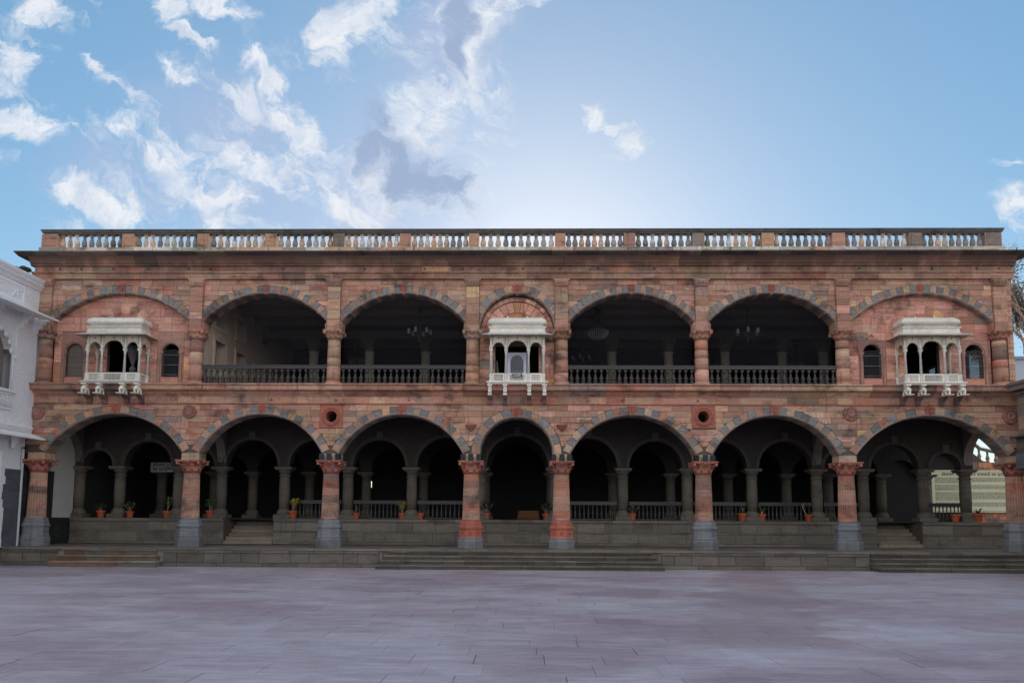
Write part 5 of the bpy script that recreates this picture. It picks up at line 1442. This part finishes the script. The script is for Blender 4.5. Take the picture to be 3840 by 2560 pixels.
for k in range(21):
    if k in (4, 9, 16): lines.append(''); continue
    L = ''; n_ = 12 if k in (3, 8, 15, 20) else 24
    while len(L) < n_ * 4.4: L += rr_.choice(words_) + ' '
    lines.append(L.strip()[:int(n_ * 4.4)])
text_mesh('\n'.join(lines), .072, 'body_text', 'ink', bn, (-2.0, -.003, 1.70), 4.02, 1.02, bold=.0012, align='LEFT')
m_ = MB(); m_.box(1.2, 2.0, -.004, 0, 1.13, 1.14); m_.box(-1.9, -1.1, -.004, 0, 1.16, 1.17); m_.build('red_line', 'redink', bn)

# ------------------------------------------------------------------ white building on the left
wb = thing('white_building', 'white plastered building with carved parapet and projecting eaves at the left edge', 'building', (-17.6, 0, 0))
def W(m_, *a, **k): pass
wc = (.84, .84, .86, .2)
m_ = MB(); x0 = -4.0
# wall with an arched window opening (Y -3.1 .. -1.42)
yc_, hw_ = -2.35, .95; N = 40
def wsol(y):
    if abs(y - yc_) < hw_: return [(4.55, 6.05), (7.25 + math.sqrt(hw_ ** 2 - (y - yc_) ** 2) * .95, 10.0)]
    return [(4.55, 10.0)]
mm = MB(); slice_wall(mm, -12, -.03, 240, wsol, 0, .4, wc); mm.v = [(-b, a, c_) for a, b, c_ in mm.v]; mm.build('upper_wall', 'plaster', wb)
m_.box(x0, -.16, -12, -.12, .62, 4.55, wc); m_.build('lower_wall', 'plaster', wb)
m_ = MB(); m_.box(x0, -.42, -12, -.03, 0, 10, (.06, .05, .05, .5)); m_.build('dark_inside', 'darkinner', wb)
m_ = MB(); N = 26
for (ra, rb_, p) in ((hw_, hw_ + .07, .03), (hw_ + .07, hw_ + .14, .06), (hw_ + .14, hw_ + .20, .03)):
    prev = None
    for k in range(N + 1):
        th = math.pi * (1 - k / N); sc_ = 1
        row = [(.0, yc_ + ra * math.cos(th), 7.25 + .95 * ra * math.sin(th)), (p, yc_ + ra * math.cos(th), 7.25 + .95 * ra * math.sin(th)), (p, yc_ + rb_ * math.cos(th), 7.25 + .95 * rb_ * math.sin(th)), (0, yc_ + rb_ * math.cos(th), 7.25 + .95 * rb_ * math.sin(th))]
        if prev:
            for q in range(3): m_.quad(prev[q], prev[q + 1], row[q + 1], row[q], wc)
        prev = row
for k in range(9):
    th = math.pi * (1 - (k + .5) / 9); m_.ball((.02, yc_ + (hw_ - .02) * math.cos(th), 7.25 + .95 * (hw_ - .02) * math.sin(th)), .06, .11, .11, wc, 8, 5)
for s in (-1, 1):
    m_.box(0, .04, yc_ + s * (hw_ + .10) - .10, yc_ + s * (hw_ + .10) + .10, 6.05, 7.25, wc); m_.ball((.04, yc_ + s * (hw_ + .10), 7.2), .06, .12, .10, wc, 8, 5)
    m_.tube([(.06, yc_ + s * (hw_ + .02), 6.1), (.06, yc_ + s * (hw_ + .02), 7.2)], .035, 6, wc)
m_.box(0, .10, yc_ - 1.25, yc_ + 1.25, 5.95, 6.05, wc); m_.build('window_surround', 'plaster', wb)
m_ = MB(); m_.box(-.30, -.26, yc_ - hw_, yc_ + hw_, 6.05, 7.0, (.5, .35, .25, .3)); m_.box(-.30, -.26, yc_ - hw_, yc_ + hw_, 7.05, 8.2, (.12, .07, .05, .3)); m_.build('shutter', 'inner', wb)
m_ = MB(); m_.box(-.02, .06, yc_ - 1.1, yc_ + 1.1, 5.35, 5.40, wc); m_.box(-.02, .06, yc_ - 1.1, yc_ + 1.1, 5.88, 5.93, wc)
for k in range(18):
    y = yc_ - 1.05 + 2.1 * k / 17
    for sg in (-1, 1): m_.tube([(.04, y, 5.40), (.04, y + sg * .14, 5.88)], .012, 4, wc)
m_.build('lattice_railing', 'plaster', wb)
# parapet
m_ = MB(); m_.box(-.35, -.02, -12, -.05, 10.0, 10.25, wc); m_.box(x0, .02, -12, -.04, 9.05, 9.12, wc); m_.box(-.35, .06, -12, -.03, 9.92, 10.0, wc); m_.box(-.37, .10, -12, -.03, 10.0, 10.06, wc); m_.box(-.37, .15, -12, -.02, 10.06, 10.16, wc); m_.box(-.37, .19, -12, -.02, 10.16, 10.22, wc); m_.box(-.37, .22, -12, -.02, 10.22, 10.30, wc)
m_.build('parapet', 'plaster', wb)
for ya, yb in ((-2.9, -.95), (-5.4, -3.3)):
    m_ = MB()
    m_.box(.0, .035, ya, yb, 9.78, 9.83, wc); m_.box(.0, .035, ya, yb, 9.22, 9.27, wc); m_.box(0, .035, ya, ya + .05, 9.27, 9.78, wc); m_.box(0, .035, yb - .05, yb, 9.27, 9.78, wc)
    for k in range(70):
        a = ru(0, 6.28); y = ru(ya + .12, yb - .12); z = ru(9.33, 9.72); r = ru(.03, .07)
        m_.tube([(.015, y + r * math.cos(a + q * .9), z + r * math.sin(a + q * .9)) for q in range(6)], .014, 4, wc)
    m_.build('relief_panel', 'plaster', wb)
def eave_slab(name, z, out, thick=.05, rise=.22, y1=-.02):
    m_ = MB(); P_ = [(0, z + rise), (out, z), (out, z - thick), (out - .06, z - thick), (0, z + rise - thick * 1.6)]
    n = len(P_); ya, yb = -12, y1
    m_.add([(x, ya, zz) for x, zz in P_] + [(x, yb, zz) for x, zz in P_], [(i, (i + 1) % n, n + (i + 1) % n, n + i) for i in range(n)] + [tuple(range(n))[::-1], tuple(range(n, 2 * n))], wc)
    m_.box(-.01, .06, -12, y1 - .02, z + rise + .0, z + rise + .06, wc); m_.box(-.01, .10, -12, y1 - .02, z + rise + .06, z + rise + .12, wc); m_.box(-.01, .15, -12, y1 - .02, z + rise + .12, z + rise + .18, wc)
    m_.box(-.01, .10, -12, y1 - .02, z + rise + .18, z + rise + .22, wc)
    return m_.build(name, 'plaster', wb)
eave_slab('eave', 8.76, .98, .06, .22, -.40); eave_slab('eave', 4.46, .60, .06, .22, -.16)
def wbracket(y, z, out, drop):
    m_ = MB(); pts = [(-.02, z), (out, z), (out, z - .06), (out * .8, z - .09), (out * .75, z - drop * .35), (out * .5, z - drop * .4), (out * .45, z - drop * .65), (out * .25, z - drop * .7), (out * .2, z - drop * .93), (.0, z - drop)]
    n = len(pts); m_.add([(x, y - .06, zz) for x, zz in pts] + [(x, y + .06, zz) for x, zz in pts], [tuple(range(n))[::-1], tuple(range(n, 2 * n))] + [(i, (i + 1) % n, n + (i + 1) % n, n + i) for i in range(n)], wc)
    m_.build('bracket', 'plaster', wb)
for y in (-.16, -1.0, -2.35, -3.7, -5.1): wbracket(y, 8.84, .42, .55)
for y in (-1.0, -2.6, -4.2): wbracket(y, 4.55, .30, .5)
m_ = MB()     # raised border lines of the wall panels
m_.box(0, .025, -1.22, -1.17, 6.0, 8.45, wc); m_.box(0, .025, -12, -1.17, 8.45, 8.50, wc); m_.box(-.16, -.13, -12, -1.3, 3.9, 3.95, wc); m_.box(-.16, -.13, -1.35, -1.3, 1.0, 3.9, wc); m_.build('wall_moulding', 'plaster', wb)
PC = Pieces()
bp = MB(); bp.box(-.17, -.145, -1.02, -.32, .64, 3.34, (.1, .1, .11, .5)); bpo = bp.build('bare_stone_patch', 'mortar', wb)
zz = .64
while zz < 3.3:
    z2 = min(zz + .27, 3.34); y = -1.05 + ru(-.12, .12)
    while y < -.30:
        w = ru(.35, .6); y2 = min(y + w, -.28); m_ = MB()
        if -.28 - y2 < .12: y2 = -.28
        m_.box(-.16, -.128 - rnd() * .006, y + .003, y2 - .003, zz + .003, z2 - .003, (.10, .11, .125, .3)); PC.add('bare_stone', bpo, m_, 'basalt', 1); y = y2 + .001
    zz = z2
PC.flush()
m_ = MB()     # downpipes / cables in the angle
for k, o_ in enumerate((.0, .05, .11)): m_.tube([(.30 - o_, -.08, 9.9 - o_), (.22 - o_, -.07, 9.0), (.12 - o_, -.06, 8.2), (.06 - o_ * .5, -.05, 7.4), (.04 - o_ * .3, -.05, 6.55)], .014, 5)
tag(m_.build('cables', 'grey', None, (-17.6, 0, 0)), 'grey cables running down the corner between white building and palace', 'cables')
t_ = thing('security_camera', 'small security camera on the white wall beside the first column', 'camera', (-17.76, -.32, 4.08))
m_ = MB(); m_.box(0, .10, -.02, .02, .02, .06); m_.build('mount', 'grey', t_); m_ = MB(); m_.ball((.12, 0, .04), .045, .045, .04); m_.build('camera_head', 'black', t_)
m_ = MB(); m_.tube([(0.01, 0, .02), (.01, .02, -.5), (.01, .06, -.75)], .008, 4); m_.build('cord', 'black', t_)
m_ = MB(); m_.tube([(-17.5, -.84, .585), (-13.6, -.84, .60), (-13.55, -.92, .58)], .02, 6); tag(m_.build('pipe', 'blue'), 'thin blue pipe lying along the platform edge at the left', 'pipe')
m_ = MB(); m_.tube([(-17.3, .4, 12.9), (-17.9, .3, 11.9), (-18.2, -.0, 10.9)], .02, 5); 
# dark heap on the white building's roof beside the palace
m_ = MB()
for k in range(9): m_.ball((-18.15 + ru(-.35, .22), -.45 + ru(-.3, .3), 10.36 + .08 * k * .5 + ru(0, .08)), ru(.12, .22), ru(.1, .2), ru(.08, .14), n=7, m=5)
tag(m_.build('rubble_heap', 'black'), 'dark heap of sacks on the white roof against the palace corner', 'rubble')

# ------------------------------------------------------------------ dark stone wing at the right edge
dw = thing('dark_stone_wing', 'dark stone wing with projecting boxed bay at the right edge of the court', 'building', (17.6, 0, 0))
m_ = MB(); m_.box(.0, 5, -12, -.38, 4.66, 6.38, (.12, .10, .10, .5)); m_.box(.55, 5, -12, -.38, .64, 4.66, (.12, .10, .10, .5)); dwo = m_.build('wall', 'mortar', dw)
PC = Pieces()
def yz_courses(parent, xf, y0, y1, zs, name, cf):
    for k in range(len(zs) - 1):
        y = y0
        while y < y1 - .02:
            w = ru(.4, .8)
            if y1 - (y + w) < .25: w = y1 - y
            m_ = MB(); m_.box(xf - .012 - rnd() * .008, xf + .01, y + .004, y + w - .004, zs[k] + .004, zs[k + 1] - .004, cf()); PC.add(name, parent, m_, 'basalt' if zs[0] < 4.6 else 'sand', w); y += w
yz_courses(dwo, .0, -5, -.38, steps_z(4.66, 6.0, .22), 'wall_stone', lambda: pick([((.24, .17, .15), 2), ((.2, .19, .19), 2), ((.33, .2, .16), 1)]))
yz_courses(dwo, .55, -5, -.38, steps_z(.64, 4.6, .28), 'wall_stone', lambda: bas(.9))
m_ = MB()
for (e, z0, z1) in ((.05, 6.0, 6.08), (.12, 6.08, 6.2), (.30, 6.22, 6.40), (.36, 6.40, 6.5)): m_.box(-e, 5, -12, -.38 + (.02 if e > .2 else 0), z0 + .002, z1, (.2, .15, .14, .3))
m_.build('cornice', 'sand', dw)
m_ = MB(); m_.box(-.28, .54, -1.75, -.55, 3.5, 4.02, (.13, .14, .155, .3)); m_.box(-.24, .54, -1.72, -.58, 4.02, 4.56, (.10, .11, .125, .3)); m_.box(-.40, .54, -1.85, -.45, 4.56, 4.62, (.08, .08, .09, .3)); bx_ = m_.build('boxed_bay', 'basalt', dw)
for k in range(3):
    for q in range(2): m_ = MB(); m_.box(-.252, -.23, -1.70 + q * .56 + (k % 2) * .1, -1.16 + q * .56 + (k % 2) * .04, 4.03 + k * .176, 4.03 + k * .176 + .168, bas(.8)); PC.add('bay_stone', bx_, m_, 'basalt', 1)
for q in range(3): m_ = MB(); m_.box(-.22 + q * .25, .02 + q * .25, -.585, -.57, 4.05 + (q % 2) * .1, 4.5, bas(.8)); PC.add('bay_stone', bx_, m_, 'basalt', 1)
PC.flush()
for y in (-1.55, -.75): m_ = MB(); m_.add([(x, yy, z) for yy in (y - .08, y + .08) for x, z in ((-.2, 3.5), (.54, 3.5), (.54, 2.9), (.3, 3.0), (.1, 3.25), (-.15, 3.35))], [tuple(range(6)), tuple(range(11, 5, -1))] + [(i, (i + 1) % 6, 6 + (i + 1) % 6, 6 + i) for i in range(6)], (.12, .12, .13, .3)); m_.build('bracket', 'basalt', dw)
m_ = MB(); m_.box(20.0, 27, 4.0, 4.25, 6.3, 8.3, (.62, .66, .72, .2)); m_.box(19.9, 27, 3.92, 4.33, 8.3, 8.42, (.35, .40, .48, .2))
tag(m_.build('rooftop_wall', 'plaster'), 'pale blue white rooftop wall at the right edge below the tree', 'wall')

# ------------------------------------------------------------------ tree beyond the right end
tr = thing('tree', 'sparse tree with reddish bare limbs and dusty leaves beyond the right end of the palace', 'tree', (24.3, 7.5, 0))
TR = random.Random(4); tk = MB(); lf = MB(); tips = []
def grow(p, d, L, r, depth):
    pts = [p]; q = p.copy(); dd = d.copy()
    for k in range(4):
        dd = (dd + Vector((TR.uniform(-.18, .18), TR.uniform(-.18, .18), TR.uniform(-.05, .16)))).normalized(); q = q + dd * L / 4; pts.append(q.copy())
    tk.tube([tuple(x) for x in pts], r * .55, 6 if r > .05 else 4, (1, 1, 1, .5), [1, .9, .82, .74, .66])
    if depth <= 2: tips.extend((x, depth) for x in pts[1:])
    if depth == 0: return
    for k in range(TR.choice((2, 3)) if depth > 1 else 3):
        a = TR.uniform(0, 6.28); s = Vector((math.cos(a), math.sin(a), TR.uniform(-.1, .6))); nd = (dd * 1.0 + s * TR.uniform(.45, .85)).normalized()
        grow(pts[-1] if k < 2 else pts[TR.choice((2, 3))], nd, L * TR.uniform(.62, .8), r * .62, depth - 1)
grow(Vector((0, 0, 0)), Vector((-.02, 0, 1)), 7.2, .28, 0)
top = Vector(tips[-1][0]); tips.clear()
grow(Vector(top), Vector((-.65, -.1, 1)).normalized(), 2.0, .20, 5); grow(Vector(top), Vector((.45, .1, 1)).normalized(), 2.1, .19, 5); grow(Vector(top), Vector((-.2, -.25, 1)).normalized(), 2.3, .17, 5); grow(Vector(top) - Vector((0, 0, 1.2)), Vector((-.9, .1, .8)).normalized(), 1.8, .13, 5)
for p, dep in tips:
    for k in range(5 if dep < 2 else 1):
        c_ = p + Vector((TR.gauss(0, .16), TR.gauss(0, .16), TR.gauss(0, .14))); s_ = TR.uniform(.04, .08)
        u = Vector((TR.uniform(-1, 1), TR.uniform(-1, 1), TR.uniform(-1, 1))).normalized() * s_; v = u.orthogonal().normalized() * s_ * .6
        lf.add([tuple(c_ - u), tuple(c_ + v), tuple(c_ + u), tuple(c_ - v)], [(0, 1, 2, 3)])
tk.build('trunk', 'bark', tr); lf.build('crown', 'tleaf', tr)
